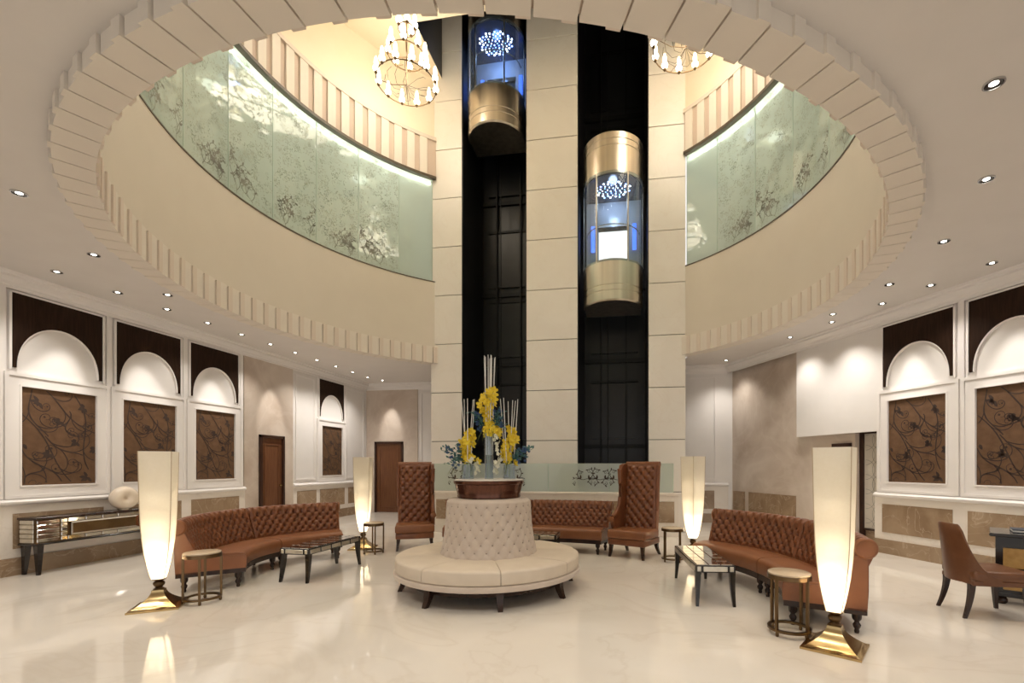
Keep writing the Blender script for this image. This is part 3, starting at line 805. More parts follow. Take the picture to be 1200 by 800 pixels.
def sofa(label, A, B, C, depth):
    """curved tufted sofa along the back line A-B-C, two upholstered halves; the seat lies on the inner side of the curve"""
    (ox, oy), rad = arc3(A, B, C)
    t = thing('tufted_sofa', label, 'sofa', (B[0], B[1], 0))
    aA, aB, aC = [math.atan2(p[1] - oy, p[0] - ox) for p in (A, B, C)]
    def unw(a, r):
        while a - r > PI: a -= 2 * PI
        while a - r < -PI: a += 2 * PI
        return a
    aA, aC = unw(aA, aB), unw(aC, aB)
    def pt(a, w, z): return (ox + (rad - w) * math.cos(a) - B[0], oy + (rad - w) * math.sin(a) - B[1], z)
    # back cross-section: (w, z) loop with tuft weight
    pr = [(.03, .22, 0), (.02, .40, 0), (.02, .62, 0)]
    for k in range(11):
        g_ = math.radians(215 - k * 20); pr.append((.045 - .0 + .085 * math.cos(g_ if True else 0) * 1.0, .775 + .085 * math.sin(g_), max(0, min(1, (k - 5) / 3))))
    nf = 40
    for k in range(nf + 1):
        q = k / nf; pr.append((.125 + .115 * q, .745 - .345 * q, min(1, (1 - q) * 6)))
    pr += [(.25, .36, 0), (.25, .22, 0)]
    vl = [0]
    for i in range(1, len(pr)): vl.append(vl[-1] + math.hypot(pr[i][0] - pr[i - 1][0], pr[i][1] - pr[i - 1][1]))
    nrm = []
    for i in range(len(pr)):
        p, q = pr[max(0, i - 1)], pr[min(len(pr) - 1, i + 1)]
        dx, dz = q[0] - p[0], q[1] - p[1]; l = math.hypot(dx, dz); nrm.append((-dz / l, dx / l))
    for (a0, a1) in ((aA, aB), (aB, aC)):
        gap = .009 / rad * (1 if a1 > a0 else -1)
        b0, b1 = (a0, a1 - gap) if a0 == aA else (a0 + gap, a1)
        L = abs(b1 - b0) * rad; ns_ = int(L / .0095)
        cells = round(L / .118); aa = L / (2 * cells)
        rings = []
        for i in range(ns_ + 1):
            u = i / ns_; a = b0 + (b1 - b0) * u; ring = []
            edge = min(1, min(u, 1 - u) * ns_ / 3)
            for j, (w, z, wt) in enumerate(pr):
                h = (tuft(u * L, vl[j] - vl[14], aa, .068, .5) - .45) * .044 * wt * edge
                ring.append(pt(a, w - nrm[j][0] * -h * 1.0, z + nrm[j][1] * h))
            rings.append(ring)
        MB().loft(rings).build('backrest', 'leather', t, 60)
        # buttons
        mb = MB()
        for r_ in range(0, 7):
            for c_ in range(0, 2 * cells + 1):
                if (r_ + c_) % 2: continue
                u = c_ * aa / L; vv = r_ * .068 + vl[14]
                if not (0.02 < u < .98): continue
                js = [j for j in range(len(pr)) if vl[j] >= vv]
                if not js or pr[js[0]][2] < .7: continue
                w, z, _ = pr[js[0]]
                x, y, zz = pt(b0 + (b1 - b0) * u, w + .006, z)
                mb.lathe([(0, -.010), (.013, -.005), (.013, .005), (0, .010)], 6, T=Tr(x, y, zz))
        stuff(mb.build('buttons', 'button', t))
        # seat cushion
        sp = [(.22, .25), (.22, .40), (.27, .425), (.40, .437), (depth - .10, .433), (depth - .04, .424), (depth - .01, .405), (depth, .375), (depth, .27), (depth - .015, .25)]
        rings = [[pt(b0 + (b1 - b0) * i / 24, w, z) for w, z in sp] for i in range(25)]
        MB().loft(rings).build('seat_cushion', 'leather_flat', t, 40)
        rings = [[pt(b0 + (b1 - b0) * (i / 16), w, z) for w, z in ((.03, .185), (.03, .252), (depth - .012, .252), (depth - .012, .185))] for i in range(17)]
        MB().loft(rings).build('base_rail', 'turned', t, 40)
    # round end cap of the rolled top
    for a, sg in ((aA, -1), (aC, 1)):
        s_ = sg * (1 if aC > aA else -1)
        c0 = pt(a, .045, .775); tx, ty = -math.sin(a) * s_, math.cos(a) * s_
        Tm = Matrix.Translation(c0) @ Vector((tx, ty, 0)).to_track_quat('Z', 'Y').to_matrix().to_4x4()
        MB().lathe([(0, .0), (.094, .0), (.094, .02), (.085, .03), (.072, .034), (.066, .028), (0, .032)], 24, T=Tm).build('end_roundel', 'leather_flat', t, 50)
        rings = [[pt(a + q, w, z) for w, z in ((.03, .24), (.03, .70), (.12, .70), (.235, .42), (depth - .02, .40), (depth - .005, .37), (depth - .005, .24))] for q in (0, s_ * .014 / rad)]
        MB().loft(rings).build('end_panel', 'leather_flat', t)
    for a in (aA + (aB - aA) * .06, aA + (aB - aA) * .93, aB + (aC - aB) * .07, aB + (aC - aB) * .94):
        for w in (.10, depth - .09): link('leg', leg_turn, None, t, pt(a, w, 0))
    return t
sofa('curved tan leather tufted sofa on the mirrored console side of the lobby', (-5.19, 4.62), (-5.66, 6.13), (-4.98, 7.40), .72)
sofa('curved tan leather tufted sofa in front of the beige marble wall and bulkhead', (2.10, 4.42), (2.16, 5.85), (1.32, 7.16), .70)
sofa('curved tan leather tufted sofa against the low wall, between two tall chairs', (-3.34, 8.38), (-1.74, 8.54), (-.27, 8.32), .62)

def sabre_leg(mb, x, y, zt, w0, w1, dx, dy, n=6):
    """square leg tapering down and sweeping outwards"""
    rings = []
    for i in range(n + 1):
        q = i / n; w = (w1 + (w0 - w1) * q) / 2; k = (1 - q) ** 1.8
        cx, cy, z = x + dx * k, y + dy * k, zt * q
        rings.append([(cx - w, cy - w, z), (cx + w, cy - w, z), (cx + w, cy + w, z), (cx - w, cy + w, z)])
    return mb.loft(rings)

# ---------------------------------------------------------------- tall chairs
def tall_chair(label, x, y, rz, side):
    t = thing('tall_chair', label, 'chair', (x, y, 0), rz)
    zb, zt = .40, 1.545
    def yb(z): return .17 + .10 * (z - zb) / (zt - zb)
    hw = .285
    nu, nv = 80, 130
    def fn(u, v):
        X = -hw + 2 * hw * u; z = zb + (zt - .03 - zb) * v
        e = min(1, min(u, 1 - u) * 12, min(v, 1 - v) * 20 if v > .5 else 1)
        h = (tuft(X + hw, z - zb, 2 * hw / 8, .08, .5) - .3) * .042 * e
        return (X, yb(z) - .012 - h - .01 * (1 - (2 * u - 1) ** 2), z)
    MB().grid(fn, nu, nv).build('backrest', 'leather', t, 70)
    mb = MB()
    for r_ in range(1, 14):
        for c_ in range(1, 8):
            if (r_ + c_) % 2: continue
            X = -hw + c_ * 2 * hw / 8; z = zb + r_ * .08
            mb.lathe([(0, -.010), (.013, -.005), (.013, .005), (0, .010)], 6, T=Tr(X, yb(z) - .014, z))
    stuff(mb.build('buttons', 'button', t))
    rings = [[(-hw - .015, yb(z) - .012, z), (hw + .015, yb(z) - .012, z), (hw + .015, yb(z) + .09, z), (-hw - .015, yb(z) + .09, z)] for z in (.24, .8, 1.2, zt)]
    MB().loft(rings).build('back_shell', 'leather_flat', t, 30)
    MB().tube([(-hw - .02, yb(zt) + .045, zt - .03), (hw + .02, yb(zt) + .045, zt - .03)], .05, 14).build('top_roll', 'leather_flat', t, 50)
    s = side
    prof = [(.25, .42), (.30, 1.50), (.22, 1.53), (.10, 1.50), (.06, 1.42), (.075, 1.2), (.07, .95), (.02, .78), (-.10, .66), (-.19, .635), (-.23, .60), (-.22, .55), (-.18, .42)]
    rings = [[(s * xx, p, z) for p, z in prof] for xx in (.285, .345)]
    MB().loft(rings).build('wing', 'leather', t)
    MB().tube([(s * .315, .06, 1.44), (s * .318, .072, 1.2), (s * .318, .068, .95), (s * .318, .02, .79), (s * .318, -.10, .67), (s * .318, -.20, .62)], [.045, .034, .032, .032, .036, .046], 10).build('wing_roll', 'leather', t, 60)
    MB().lathe([(0, 0), (.05, 0), (.05, .012), (.03, .02), (0, .02)], 14, T=Tr(s * .318, -.245, .60) @ Matrix.Rotation(PI / 2, 4, 'X') @ Tr(0, 0, -.01)).build('arm_roundel', 'leather_flat', t, 50)
    MB().tube([(-s * (hw + .01), yb(1.5) - .01, 1.49), (-s * (hw + .012), yb(1.1) - .01, 1.1), (-s * (hw + .012), yb(.74), .74)], [.03, .024, .022], 10).build('side_roll', 'leather', t, 60)
    MB().bbox(-.335, .335, -.37, .22, .305, .45, .035, 3).build('seat_cushion', 'leather_flat', t, 40)
    MB().bbox(-.325, .325, -.355, .26, .205, .305, .015, 2).build('seat_base', 'leather', t, 40)
    for (lx, ly, dx, dy) in ((-.28, -.31, -.02, -.02), (.28, -.31, .02, -.02), (-.28, .22, -.02, .10), (.28, .22, .02, .10)):
        sabre_leg(MB(), lx, ly, .21, .06, .035, dx, dy).build('leg', 'turned', t)
    return t
RZL = math.atan2(.43, .90)
tall_chair('very tall tan tufted chair with a brown wooden door in the wall behind it', -3.84, 8.02, RZL, 1)
tall_chair('very tall tan tufted chair at the marble wall end of the low wall sofa', .13, 7.87, -math.atan2(.45, .89), -1)

# ---------------------------------------------------------------- round seat with flowers
OX, OY = -1.70, 5.60
ot = thing('round_ottoman', 'round cream ottoman with tufted taupe centre drum in the middle of the lobby', 'ottoman', (OX, OY, 0))
for k in range(8):
    a0 = math.radians(248 + 45 * k) + .003; a1 = a0 + PI / 4 - .006
    prof = [(.50, .272), (1.10, .272), (1.112, .282), (1.115, .30), (1.115, .395), (1.110, .410), (1.097, .420), (1.06, .428), (.8, .437), (.50, .435)]
    rings = []
    for i in range(13):
        a = a0 + (a1 - a0) * i / 12
        dip = -.010 if i in (0, 12) else 0
        rings.append([(r * math.cos(a), r * math.sin(a), z + (dip if z > .38 else 0)) for r, z in prof])
    MB().loft(rings).build('seat_cushion', 'cream_fab', ot, 40)
MB().lathe([(0, .20), (1.10, .20), (1.125, .21), (1.13, .235), (1.125, .262), (1.10, .27), (0, .27)], 72).build('seat_base', 'taupe_fab', ot, 50)
MB().lathe([(0, .125), (.98, .125), (1.02, .20), (0, .20)], 48).build('apron', 'turned', ot, 40)
for k in range(8):
    a = math.radians(248 + 45 * k); c, s = math.cos(a), math.sin(a)
    o = sabre_leg(MB(), 1.0, 0, .19, .085, .05, .06, 0).build('leg', 'turned', ot, rot=(0, 0, a))
ndr = 26
def drum_fn(u, v):
    z = .42 + .68 * v
    r = .585 - .075 * v - .02 * math.sin(PI * v)
    if v > .94: r -= .05 * ((v - .94) / .06) ** 2
    if v < .03: r -= .0
    h = (tuft(u * ndr * .13, z - .42, .065, .085, .45) - .5) * .020 * min(1, (1 - v) * 7)
    a = 2 * PI * u
    return ((r + h) * math.cos(a), (r + h) * math.sin(a), z)
MB().grid(drum_fn, ndr * 12, 60, wrap=True).build('centre_drum', 'taupe_fab', ot, 70)
MB().lathe([(0, 1.09), (.46, 1.09), (.455, 1.102), (0, 1.102)], 40).build('drum_top', 'taupe_fab', ot)
mb = MB()
for r_ in range(1, 8):
    for c_ in range(2 * ndr):
        if (r_ + c_) % 2: continue
        z = .42 + r_ * .085; v = (z - .42) / .68; a = 2 * PI * c_ / (2 * ndr)
        r = .585 - .075 * v - .02 * math.sin(PI * v) - .008
        if v < .93: mb.lathe([(0, -.009), (.012, -.004), (.012, .004), (0, .009)], 6, T=Tr(r * math.cos(a), r * math.sin(a), z))
stuff(mb.build('buttons', 'taupe_btn', ot))

bw = thing('planter_bowl', 'dark copper bowl with pale stone top, resting on the tufted drum', 'bowl', (OX, OY, 1.103))
MB().lathe([(0, 0), (.385, 0), (.39, .02), (.385, .035), (.40, .10), (.415, .165), (.43, .175), (.435, .205), (.425, .213), (0, .213)], 56).build('bowl', 'copper', bw, 40)
MB().lathe([(0, .2135), (.42, .2135), (.42, .222), (.41, .226), (0, .226)], 56).build('stone_disc', 'stone_top', bw, 40)

# blossoms and sprigs
def blossom_mesh(nm, m, size, seed):
    rnd = random.Random(seed); mb = MB()
    for k in range(5):
        a = 2 * PI * k / 5 + rnd.uniform(-.15, .15); tl = rnd.uniform(.2, .7)
        c, s = math.cos(a), math.sin(a); w = size * .42
        q = [(0, 0, 0), (.45 * size, w, tl * .3 * size), (.9 * size, w * .8, tl * size * .8), (1.05 * size, 0, tl * size), (.9 * size, -w * .8, tl * size * .8), (.45 * size, -w, tl * .3 * size), (.55 * size, 0, tl * .1 * size)]
        mb.add([(c * x - s * y, s * x + c * y, z) for x, y, z in q], [(0, 6, 1), (1, 6, 2), (2, 6, 3), (3, 6, 4), (4, 6, 5), (5, 6, 0)])
    mb.lathe([(0, 0), (size * .2, size * .1), (size * .16, size * .3), (0, size * .42)], 6)
    me = mb.mesh(nm, 60); me.materials.append(M[m]); return me
YB = [blossom_mesh('blossom', 'yellow', .052, k) for k in range(3)]
WB = blossom_mesh('white_blossom', 'white_petal', .026, 7)
mb = MB()
for k in range(14):
    a = k * 2.4; z = -1 + 2 * (k + .5) / 14; r = math.sqrt(1 - z * z)
    d = Vector((r * math.cos(a), r * math.sin(a), z)); p = d * .03; q = d.orthogonal().normalized() * .008; w = d.cross(q)
    mb.add([tuple(q), tuple(-.5 * q + w * .8), tuple(-.5 * q - w * .8), tuple(p)], [(0, 1, 3), (1, 2, 3), (2, 0, 3)])
BT = mb.mesh('blue_thistle'); BT.materials.append(M['blue'])

def sprig(mb, p0, p1, n, leaf, rnd):
    P0, P1 = Vector(p0), Vector(p1); mid = (P0 + P1) / 2 + Vector((0, 0, .05))
    pts = [P0.lerp(mid, t).lerp(mid.lerp(P1, t), t) for t in [i / 8 for i in range(9)]]
    mb.tube([tuple(p) for p in pts], .003, 4)
    for k in range(n):
        p = pts[2 + k % 7]
        d = Vector((rnd.uniform(-1, 1), rnd.uniform(-1, 1), rnd.uniform(-.4, 1))).normalized() * leaf
        w = d.orthogonal().normalized() * leaf * .22
        mb.add([tuple(p), tuple(p + d * .5 + w), tuple(p + d), tuple(p + d * .5 - w)], [(0, 1, 2, 3)])

def arrangement(label, x, y, vr, vh, fz0, fz1, fr, nfl, sticks, sz0, sz1, spread, side, seed):
    rnd = random.Random(seed); z0 = 1.103 + .2265
    t = thing('flower_arrangement', label, 'flowers', (x, y, z0))
    MB().lathe([(0, 0), (vr, 0), (vr, vh), (vr - .006, vh), (vr - .006, .012), (0, .012)], 20, caps=False).build('vase', 'vase_glass', t, 40)
    mb = MB()
    for k in range(8):
        a = rnd.uniform(0, 6.28); r = rnd.uniform(0, vr * .7)
        mb.tube([(r * math.cos(a), r * math.sin(a), .015), (r * .6 * math.cos(a + 1), r * .6 * math.sin(a + 1), vh + .06)], .004, 5)
    mb.build('stems', 'green', t)
    for k in range(sticks):
        a = 2 * PI * k / sticks + rnd.uniform(-.3, .3); r0 = rnd.uniform(.01, vr * .8); r1 = spread * rnd.uniform(.6, 1.1)
        pts = [(r0 * math.cos(a) + (r1 - r0) * q * math.cos(a), r0 * math.sin(a) + (r1 - r0) * q * math.sin(a), sz0 + (sz1 - sz0) * q * (1 if q < 1 else rnd.uniform(.95, 1))) for q in (0, .3, .6, 1)]
        MB().tube(pts, [.007, .0065, .006, .0045], 6).build('branch', 'stick', t, 60)
    for k in range(nfl):
        q = (k + .5) / nfl; z = fz0 + (fz1 - fz0) * q
        lob = .65 + .35 * math.sin(q * 9 + seed)
        a = k * 2.39996; r = fr * lob * rnd.uniform(.55, 1.0) * (1 - .25 * q)
        px_, py_ = r * math.cos(a) + .04 * math.sin(q * 6 + seed), r * math.sin(a)
        o = link('blossom', YB[k % 3], None, t, (px_, py_, z + rnd.uniform(-.02, .02)))
        d = Vector((math.cos(a), math.sin(a) - .35, rnd.uniform(-.1, .5)))
        o.rotation_euler = d.to_track_quat('Z', 'Y').to_euler()
    for k in range(18):                                     # trailing white spray
        q = k / 17; r = .06 + .10 * math.sin(q * 2.4)
        o = link('white_blossom', WB, None, t, (side * r + rnd.uniform(-.03, .03), -.07 - .05 * q + rnd.uniform(-.03, .03), fz0 + .05 - q * min(.42, fz0 - .02)))
        o.rotation_euler = (PI / 2 + rnd.uniform(-.5, .5), rnd.uniform(-.5, .5), rnd.uniform(0, 6))
    sides = (-1, 1) if abs(side) > 1.5 or seed == 1 else (-side,)
    mb = MB()
    for s in sides:
        zc = fz0 + (.20 if seed == 1 else .10)
        for k in range(7):
            tip = (s * rnd.uniform(.12, .22 if seed == 1 else .32), rnd.uniform(-.12, .08), zc + rnd.uniform(-.12, .16))
            sprig(mb, (s * .03, 0, zc - .08), tip, 12, .06, rnd)
            for q in range(2):
                o = link('blue_thistle', BT, None, t, (tip[0] * rnd.uniform(.5, .95), tip[1], tip[2] + rnd.uniform(-.05, .03)))
    mb.build('blue_leaf_spray', 'leaf', t)
    mb = MB()
    for k in range(5):
        a = rnd.uniform(2.6, 6.8); l = rnd.uniform(.14, .28)
        pts = [(math.cos(a) * l * q, math.sin(a) * l * q * .7, vh + .02 + .16 * q - .30 * q * q) for q in [i / 6 for i in range(7)]]
        for i in range(6):
            w0, w1 = .012 * math.sin(PI * (i + .4) / 6.8), .012 * math.sin(PI * (i + 1.4) / 7.6)
            (ax, ay, az), (bx, by, bz) = pts[i], pts[i + 1]
            mb.add([(ax, ay - w0, az), (ax, ay + w0, az), (bx, by + w1, bz), (bx, by - w1, bz)], [(0, 1, 2, 3)])
    mb.build('grass_leaves', 'green', t)
    return t
ux, uy = math.cos(PSI), math.sin(PSI)
arrangement('tallest arrangement of yellow orchids and long white branches in a slim glass vase', OX, OY, .055, .58, .53, 1.10, .125, 62, 11, .3, 1.56, .07, 1, 1)
arrangement('lower yellow orchid arrangement with blue thistle, on the console side of the bowl', OX - .26 * ux, OY - .26 * uy - .02, .075, .18, .20, .60, .10, 34, 5, .2, 1.02, .10, 1, 2)
arrangement('lower yellow orchid arrangement with blue thistle, on the writing desk side of the bowl', OX + .26 * ux, OY + .26 * uy - .02, .075, .18, .20, .62, .10, 34, 6, .2, 1.0, .12, -1, 3)

# ---------------------------------------------------------------- small round tables
def round_table(label, x, y, r, h):
    t = thing('side_table', label, 'side table', (x, y, 0))
    MB().lathe([(0, h - .022), (r - .012, h - .022), (r - .004, h - .015), (r - .004, h - .004), (r - .012, h), (0, h)], 36).build('tabletop', 'tabletop', t, 40)
    MB().lathe([(r - .012, h - .055), (r, h - .055), (r, h - .018), (r - .012, h - .018), (r - .012, h - .055)], 36, caps=False).build('top_ring', 'bronze', t, 40)
    MB().lathe([(r - .03, .04), (r, .04), (r, .062), (r - .03, .062), (r - .03, .04)], 36, caps=False).build('base_ring', 'bronze', t, 40)
    for k in range(4):
        a = .5 + k * PI / 2 + PSI; c, s = math.cos(a), math.sin(a)
        MB().box(-.011, .011, -.011, .011, .045, h - .03, T=Tr((r - .008) * c, (r - .008) * s, 0) @ R(a)).build('post', 'bronze', t)
        MB().lathe([(0, 0), (.012, 0), (.016, .02), (.012, .042), (0, .042)], 10, T=Tr((r - .015) * c, (r - .015) * s, 0)).build('foot', 'bronze', t, 50)
    return t
round_table('round bronze side table next to the lamp near the mirrored console', -4.62, 4.46, .178, .55)
round_table('round bronze side table at the sofa end nearest the writing desk', 1.43, 4.43, .18, .55)
round_table('round bronze side table between the console side sofa and a tall chair', -4.27, 7.36, .165, .53)
round_table('round bronze side table between a tall chair and the marble wall sofa', .70, 7.48, .17, .53)

# ---------------------------------------------------------------- mirrored coffee tables
def coffee_table(label, x, y, rz, L, Wd, h=.44):
    t = thing('coffee_table', label, 'coffee table', (x, y, 0), rz)
    hl, hw = L / 2, Wd / 2
    MB().bbox(-hw, hw, -hl, hl, h - .085, h - .006, .006, 1).build('apron', 'black', t)
    nx, ny = 3, 6
    for i in range(nx):
        for j in range(ny):
            x0 = -hw + .018 + i * (Wd - .036) / nx; x1 = x0 + (Wd - .036) / nx - .008
            y0 = -hl + .018 + j * (L - .036) / ny; y1 = y0 + (L - .036) / ny - .008
            MB().bbox(x0, x1, y0, y1, h - .010, h, .004, 1).build('mirror_tile', 'mirror', t)
    for s in (-1, 1):
        for j in range(5):
            y0 = -hl + .03 + j * (L - .06) / 5; y1 = y0 + (L - .06) / 5 - .025
            MB().bbox(s * hw - .004, s * hw + .004, y0, y1, h - .072, h - .02, .003, 1).build('side_mirror', 'silver', t)
        for (a, b) in ((-hw + .02, -hw + .06), (-hw + .085, hw - .085), (hw - .06, hw - .02)):
            MB().bbox(a, b, s * hl - .004, s * hl + .004, h - .072, h - .02, .003, 1).build('end_mirror', 'silver', t)
    for sx in (-1, 1):
        for sy in (-1, 1):
            sabre_leg(MB(), sx * (hw - .03), sy * (hl - .035), h - .08, .06, .03, sx * .012, sy * .04).build('leg', 'black', t)
    return t
coffee_table('mirror-topped black coffee table in front of the console side sofa', -4.20, 5.93, -.02, 1.13, .42)
coffee_table('mirror-topped black coffee table in front of the marble wall sofa', .88, 5.76, .08, 1.22, .42)
coffee_table('mirror-topped black coffee table behind the round ottoman, before the back sofa', -1.72, 7.22, PI / 2, 1.3, .42)

# ---------------------------------------------------------------- floor lamps
def floor_lamp(label, x, y, rz):
    t = thing('floor_lamp', label, 'floor lamp', (x, y, 0), rz)
    # concave pyramid foot
    rings = [[(s * .215, q * .215, 0) for s, q in ((-1, -1), (1, -1), (1, 1), (-1, 1))], [(s * .215, q * .215, .018) for s, q in ((-1, -1), (1, -1), (1, 1), (-1, 1))]]
    for i in range(9):
        q_ = i / 8; w = .195 - .145 * (1 - (1 - q_) ** 1.9); z = .022 + .165 * q_
        rings.append([(s * w, q * w, z) for s, q in ((-1, -1), (1, -1), (1, 1), (-1, 1))])
    MB().loft(rings).build('foot', 'brass', t, 25)
    MB().lathe([(0, .18), (.045, .18), (.05, .195), (.035, .205), (.03, .212), (.042, .225), (.052, .245), (.05, .262), (.036, .275), (.03, .28), (.06, .29), (.066, .302), (0, .302)], 20).build('neck', 'bronze', t, 50)
    pz = [(.302, .052), (.36, .064), (.45, .080), (.56, .096), (.70, .110), (.86, .120), (1.05, .126), (1.3, .131), (1.645, .136)]
    sh = MB().loft([[(s * w, q * w, z) for s, q in ((-1, -1), (1, -1), (1, 1), (-1, 1))] for z, w in pz], caps=False)
    sh.build('shade', 'shade', t)
    for s, q in ((-1, -1), (1, -1), (1, 1), (-1, 1)):
        MB().tube([(s * (w + .001), q * (w + .001), z) for z, w in pz], .0035, 5).build('edge_rod', 'tabletop', t)
    for z, k in ((.42, .85), (.60, .40), (.85, .17), (1.15, .08)):
        l = bpy.data.lights.new('lamp_bulb', 'POINT'); l.energy = FLOORLAMP_W * k; l.color = (1.0, .88, .70); l.shadow_soft_size = .04
        o = bpy.data.objects.new('bulb_light', l); COL.objects.link(o); o.parent = t; o.location = (0, 0, z)
    return t
floor_lamp('tall tapered cream lamp on brass foot beside the mirrored console', -4.91, 4.23, math.radians(35))
floor_lamp('tall tapered cream lamp on brass foot at the sofa end nearest the writing desk', 1.69, 4.14, math.radians(-32))
floor_lamp('tall tapered cream lamp between the console side sofa and a tall chair', -4.72, 7.78, math.radians(18))
floor_lamp('tall tapered cream lamp behind a bronze table, between low wall and marble wall sofa', 1.07, 7.92, math.radians(40))

# ---------------------------------------------------------------- mirrored console and vase
cn = thing('mirrored_console', 'long mirrored console with slatted silver front and black legs', 'console', (-8.07, 5.15, 0))
CL = 1.74
MB().box(-.145, .135, 0, CL, .43, .755).build('body', 'bronze', cn)
MB().bbox(-.15, .155, -.02, CL + .02, .755, .785, .006, 1).build('top', 'turned', cn)
MB().bbox(-.15, .15, -.012, CL + .012, .405, .432, .006, 1).build('base_rail', 'black', cn)
for k in range(5):
    z = .44 + .063 * k
    MB().bbox(-.12, .11, -.012, .004, z, z + .058, .006, 1).build('end_slat', 'silver', cn)
    for (a, b) in ((.01, .27), (.285, .36), (CL - .36, CL - .285), (CL - .27, CL - .01)):
        MB().bbox(.13, .150, a, b, z, z + .055, .008, 1).build('front_slat', 'mirror', cn)
for (a, b) in ((.37, .58), (.59, .80), (.81, 1.02), (1.03, CL - .37)):
    for z in (.44, .692): MB().bbox(.13, .148, a, b, z, z + .058, .006, 1).build('mirror_border', 'mirror', cn)
f = MB()
q0 = [(.150, .40, .50), (.150, CL - .40, .50), (.150, CL - .40, .69), (.150, .40, .69)]
q1 = [(.118, .47, .545), (.118, CL - .47, .545), (.118, CL - .47, .645), (.118, .47, .645)]
f.add(q0 + q1, [(0, 1, 5, 4), (1, 2, 6, 5), (2, 3, 7, 6), (3, 0, 4, 7), (4, 5, 6, 7)]).build('bevelled_mirror', 'mirror', cn)
for (x, y, dx, dy) in ((-.10, .05, 0, -.02), (.11, .05, .03, -.02), (-.10, CL - .05, 0, .04), (.11, CL - .05, .03, .04)):
    sabre_leg(MB(), x, y, .41, .075, .035, dx, dy).build('leg', 'black', cn)
vs = thing('moon_vase', 'round cream ceramic vase with a dished face on the mirrored console', 'vase', (-8.0, 6.33, .786), math.radians(75))
def moon(u, v):
    a = 2 * PI * u; b = 2 * PI * v
    r = .098 + .098 * math.cos(b); th = .095 * math.sin(b)
    return (r * math.cos(a), th, .19 + r * math.sin(a) * .95)
MB().grid(moon, 36, 18, wrap=True).build('body', 'ceramic', vs, 180)
MB().lathe([(0, -.045), (.05, -.055), (.05, .055), (0, .045)], 20, T=Tr(0, 0, .19) @ Matrix.Rotation(PI / 2, 4, 'X')).build('dished_face', 'ceramic', vs, 40)
MB().lathe([(0, 0), (.055, 0), (.05, .018), (0, .018)], 20).build('foot', 'ceramic', vs, 40)

# ---------------------------------------------------------------- writing desk corner
dk = thing('writing_desk', 'black writing desk with honey burl drawers by the right wall', 'desk', (3.96, 5.74, 0), math.radians(-34))
MB().bbox(-.05, 1.35, -.05, .62, .73, .765, .008, 1).build('desktop', 'black', dk)
MB().box(.0, .52, .02, .56, .10, .73).build('pedestal', 'black', dk)
MB().box(.95, 1.3, .02, .56, .10, .73).build('pedestal', 'black', dk)
MB().box(.5, .97, .05, .53, .62, .73).build('kneehole_rail', 'black', dk)
MB().bbox(-.02, .54, .0, .58, .08, .13, .008, 1).build('plinth', 'black', dk)
for (a, b) in ((.06, .46), (1.0, 1.26)):
    for (z0, z1) in ((.16, .37), (.40, .61)):
        d = MB().bbox(a, b, .0, .03, z0, z1, .005, 1).build('drawer', 'burl', dk)
        MB().lathe([(0, 0), (.008, 0), (.008, .015), (.016, .02), (.014, .03), (0, .032)], 10, T=Tr((a + b) / 2, 0, (z0 + z1) / 2) @ Matrix.Rotation(PI / 2, 4, 'X')).build('knob', 'brass', d, 50)
for (x, y) in ((.05, .06), (.47, .06), (.05, .52), (1.25, .06), (1.25, .52)):
    MB().lathe([(0, 0), (.035, 0), (.05, .02), (.05, .05), (.03, .08), (0, .08)], 14, T=Tr(x, y, 0)).build('foot', 'turned', dk, 50)
fd = thing('folder', 'slate blue folder lying on the black writing desk', 'folder', (4.36, 5.80, .766), math.radians(-30))
MB().bbox(-.17, .2, -.13, .13, 0, .008, .002, 1).build('lower_cover', 'folder', fd)
MB().box(-.165, .195, -.125, .125, .008, .026).build('pages', 'paper', fd)
MB().bbox(-.17, .2, -.13, .13, .026, .036, .002, 1).build('upper_cover', 'folder', fd)

dc = thing('desk_chair', 'brown leather barrel-back chair with dark legs at the writing desk', 'chair', (3.55, 5.33, 0), math.radians(90 - 2))
def shell_pt(th, q, off):
    # th -1..1 round the back, q 0..1 up
    ang = PI / 2 + th * 1.75
    f_ = 1 - max(0, abs(th) - .34) / .66
    hgt = .43 + .49 * f_ ** 2.3 - .02 * abs(th)
    z = .34 + (hgt - .34) * q
    r = .235 + off + .03 * q * max(0, 1 - abs(th))
    return (r * math.cos(ang), r * math.sin(ang) * .98 + .03 + .05 * q * max(0, 1 - abs(th)), z)
rings = []
for i in range(33):
    th = -1 + 2 * i / 32
    rings.append([shell_pt(th, q, .03) for q in (0, .25, .5, .75, .97)] + [shell_pt(th, 1, .015)] + [shell_pt(th, q, -.015) for q in (.97, .75, .5, .25, 0)])
MB().loft(rings).build('backrest', 'chair_leather', dc, 50)
MB().bbox(-.26, .26, -.31, .22, .37, .47, .035, 3).build('seat_cushion', 'chair_leather', dc, 40)
MB().bbox(-.245, .245, -.29, .22, .325, .38, .01, 1).build('seat_base', 'chair_leather', dc, 40)
for (x, y, dx, dy) in ((-.21, -.25, -.01, -.02), (.21, -.25, .01, -.02), (-.19, .20, -.02, .07), (.19, .20, .02, .07)):
    sabre_leg(MB(), x, y, .335, .05, .028, dx, dy).build('leg', 'turned', dc)

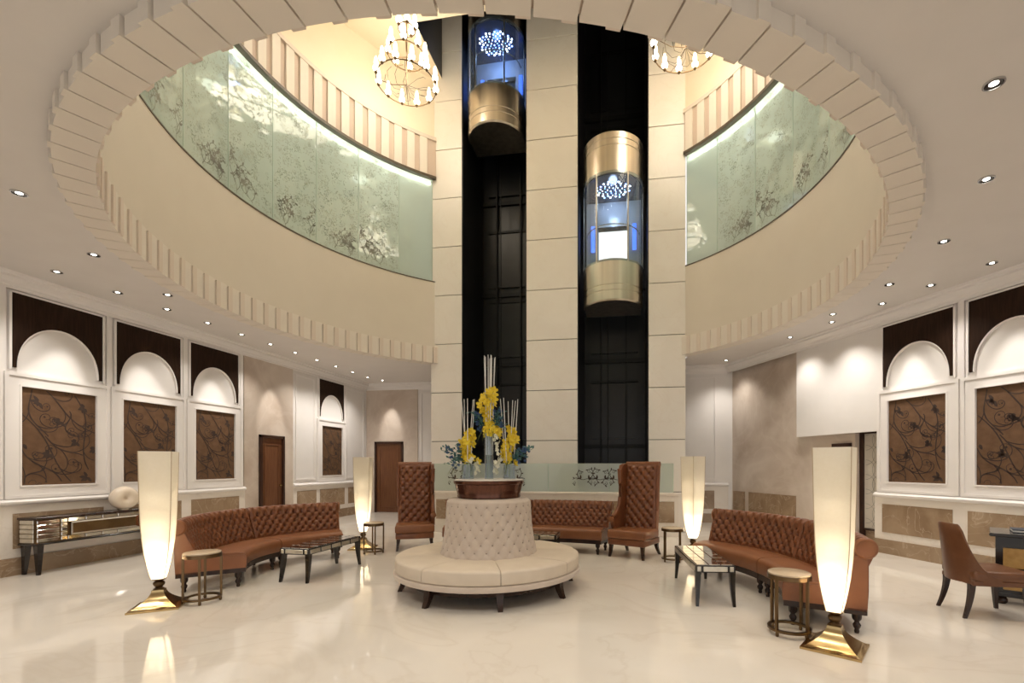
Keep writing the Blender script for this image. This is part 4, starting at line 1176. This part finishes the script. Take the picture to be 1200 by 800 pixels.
# ---------------------------------------------------------------- chandeliers
cup_me = MB().lathe([(0, .02), (.03, .025), (.055, .05), (.062, .08), (.05, .105), (.03, .12), (0, .12)], 12).mesh('glass_cup', 60); cup_me.materials.append(M['cup'])
chim_me = MB().lathe([(0, .115), (.03, .12), (.042, .17), (.036, .24), (.018, .30), (0, .305)], 10).mesh('chimney', 60); chim_me.materials.append(M['bulb'])
hold_me = MB().lathe([(0, -.045), (.012, -.04), (.03, -.015), (.035, .0), (.025, .015), (.012, .02), (0, .02)], 10).mesh('candle_holder', 50); hold_me.materials.append(M['bronze'])
def chandelier(label, x, y):
    zb = 9.18
    t = thing('chandelier', label, 'chandelier', (x, y, zb))
    MB().tube([(0, 0, -.03), (0, 0, 10.9 - zb)], .012, 8).build('rod', 'bronze', t)
    MB().lathe([(0, 1.72), (.07, 1.72), (.06, 1.69), (.02, 1.67), (0, 1.67)], 16).build('ceiling_rose', 'bronze', t, 40)
    for (r, z, n, ph) in ((.58, 0, 12, .1), (.36, .56, 8, .3), (.16, 1.10, 5, .2)):
        pts = [(r * math.cos(2 * PI * k / 40), r * math.sin(2 * PI * k / 40), z) for k in range(40)]
        MB().tube(pts, .011, 6, closed=True).build('tier_ring', 'bronze', t, 60)
        for k in range(4):
            a = 2 * PI * k / 4 + .4
            MB().tube([(0, 0, z - .02), (r * .5 * math.cos(a), r * .5 * math.sin(a), z - .07), (r * math.cos(a), r * math.sin(a), z)], .006, 5).build('spoke', 'bronze', t)
        for k in range(n):
            a = 2 * PI * k / n + ph
            h = link('candle_holder', hold_me, None, t, (r * math.cos(a), r * math.sin(a), z + .02))
            link('glass_cup', cup_me, None, h); link('chimney', chim_me, None, h)
    for k in range(10):                                      # curling wires under the lowest ring
        a = 2 * PI * k / 10
        pts = [(rr * math.cos(a + .25 * q), rr * math.sin(a + .25 * q), zz) for q, (rr, zz) in enumerate(((0, -.02), (.10, -.13), (.24, -.15), (.36, -.08), (.42, .0), (.40, .05)))]
        MB().tube(pts, .004, 4).build('wire_tendril', 'bronze', t)
    l = bpy.data.lights.new('chandelier_light', 'POINT'); l.energy = CHANDELIER_W; l.color = (1.0, .86, .66); l.shadow_soft_size = .45
    o = bpy.data.objects.new('candle_light', l); COL.objects.link(o); o.parent = t; o.location = (0, 0, .35)
    return t
chandelier('tiered bronze candle chandelier hanging beside the blue-lit lift', -4.39, 8.80)
chandelier('tiered bronze candle chandelier hanging on the side of the brass-drummed lift', 1.06, 8.80)
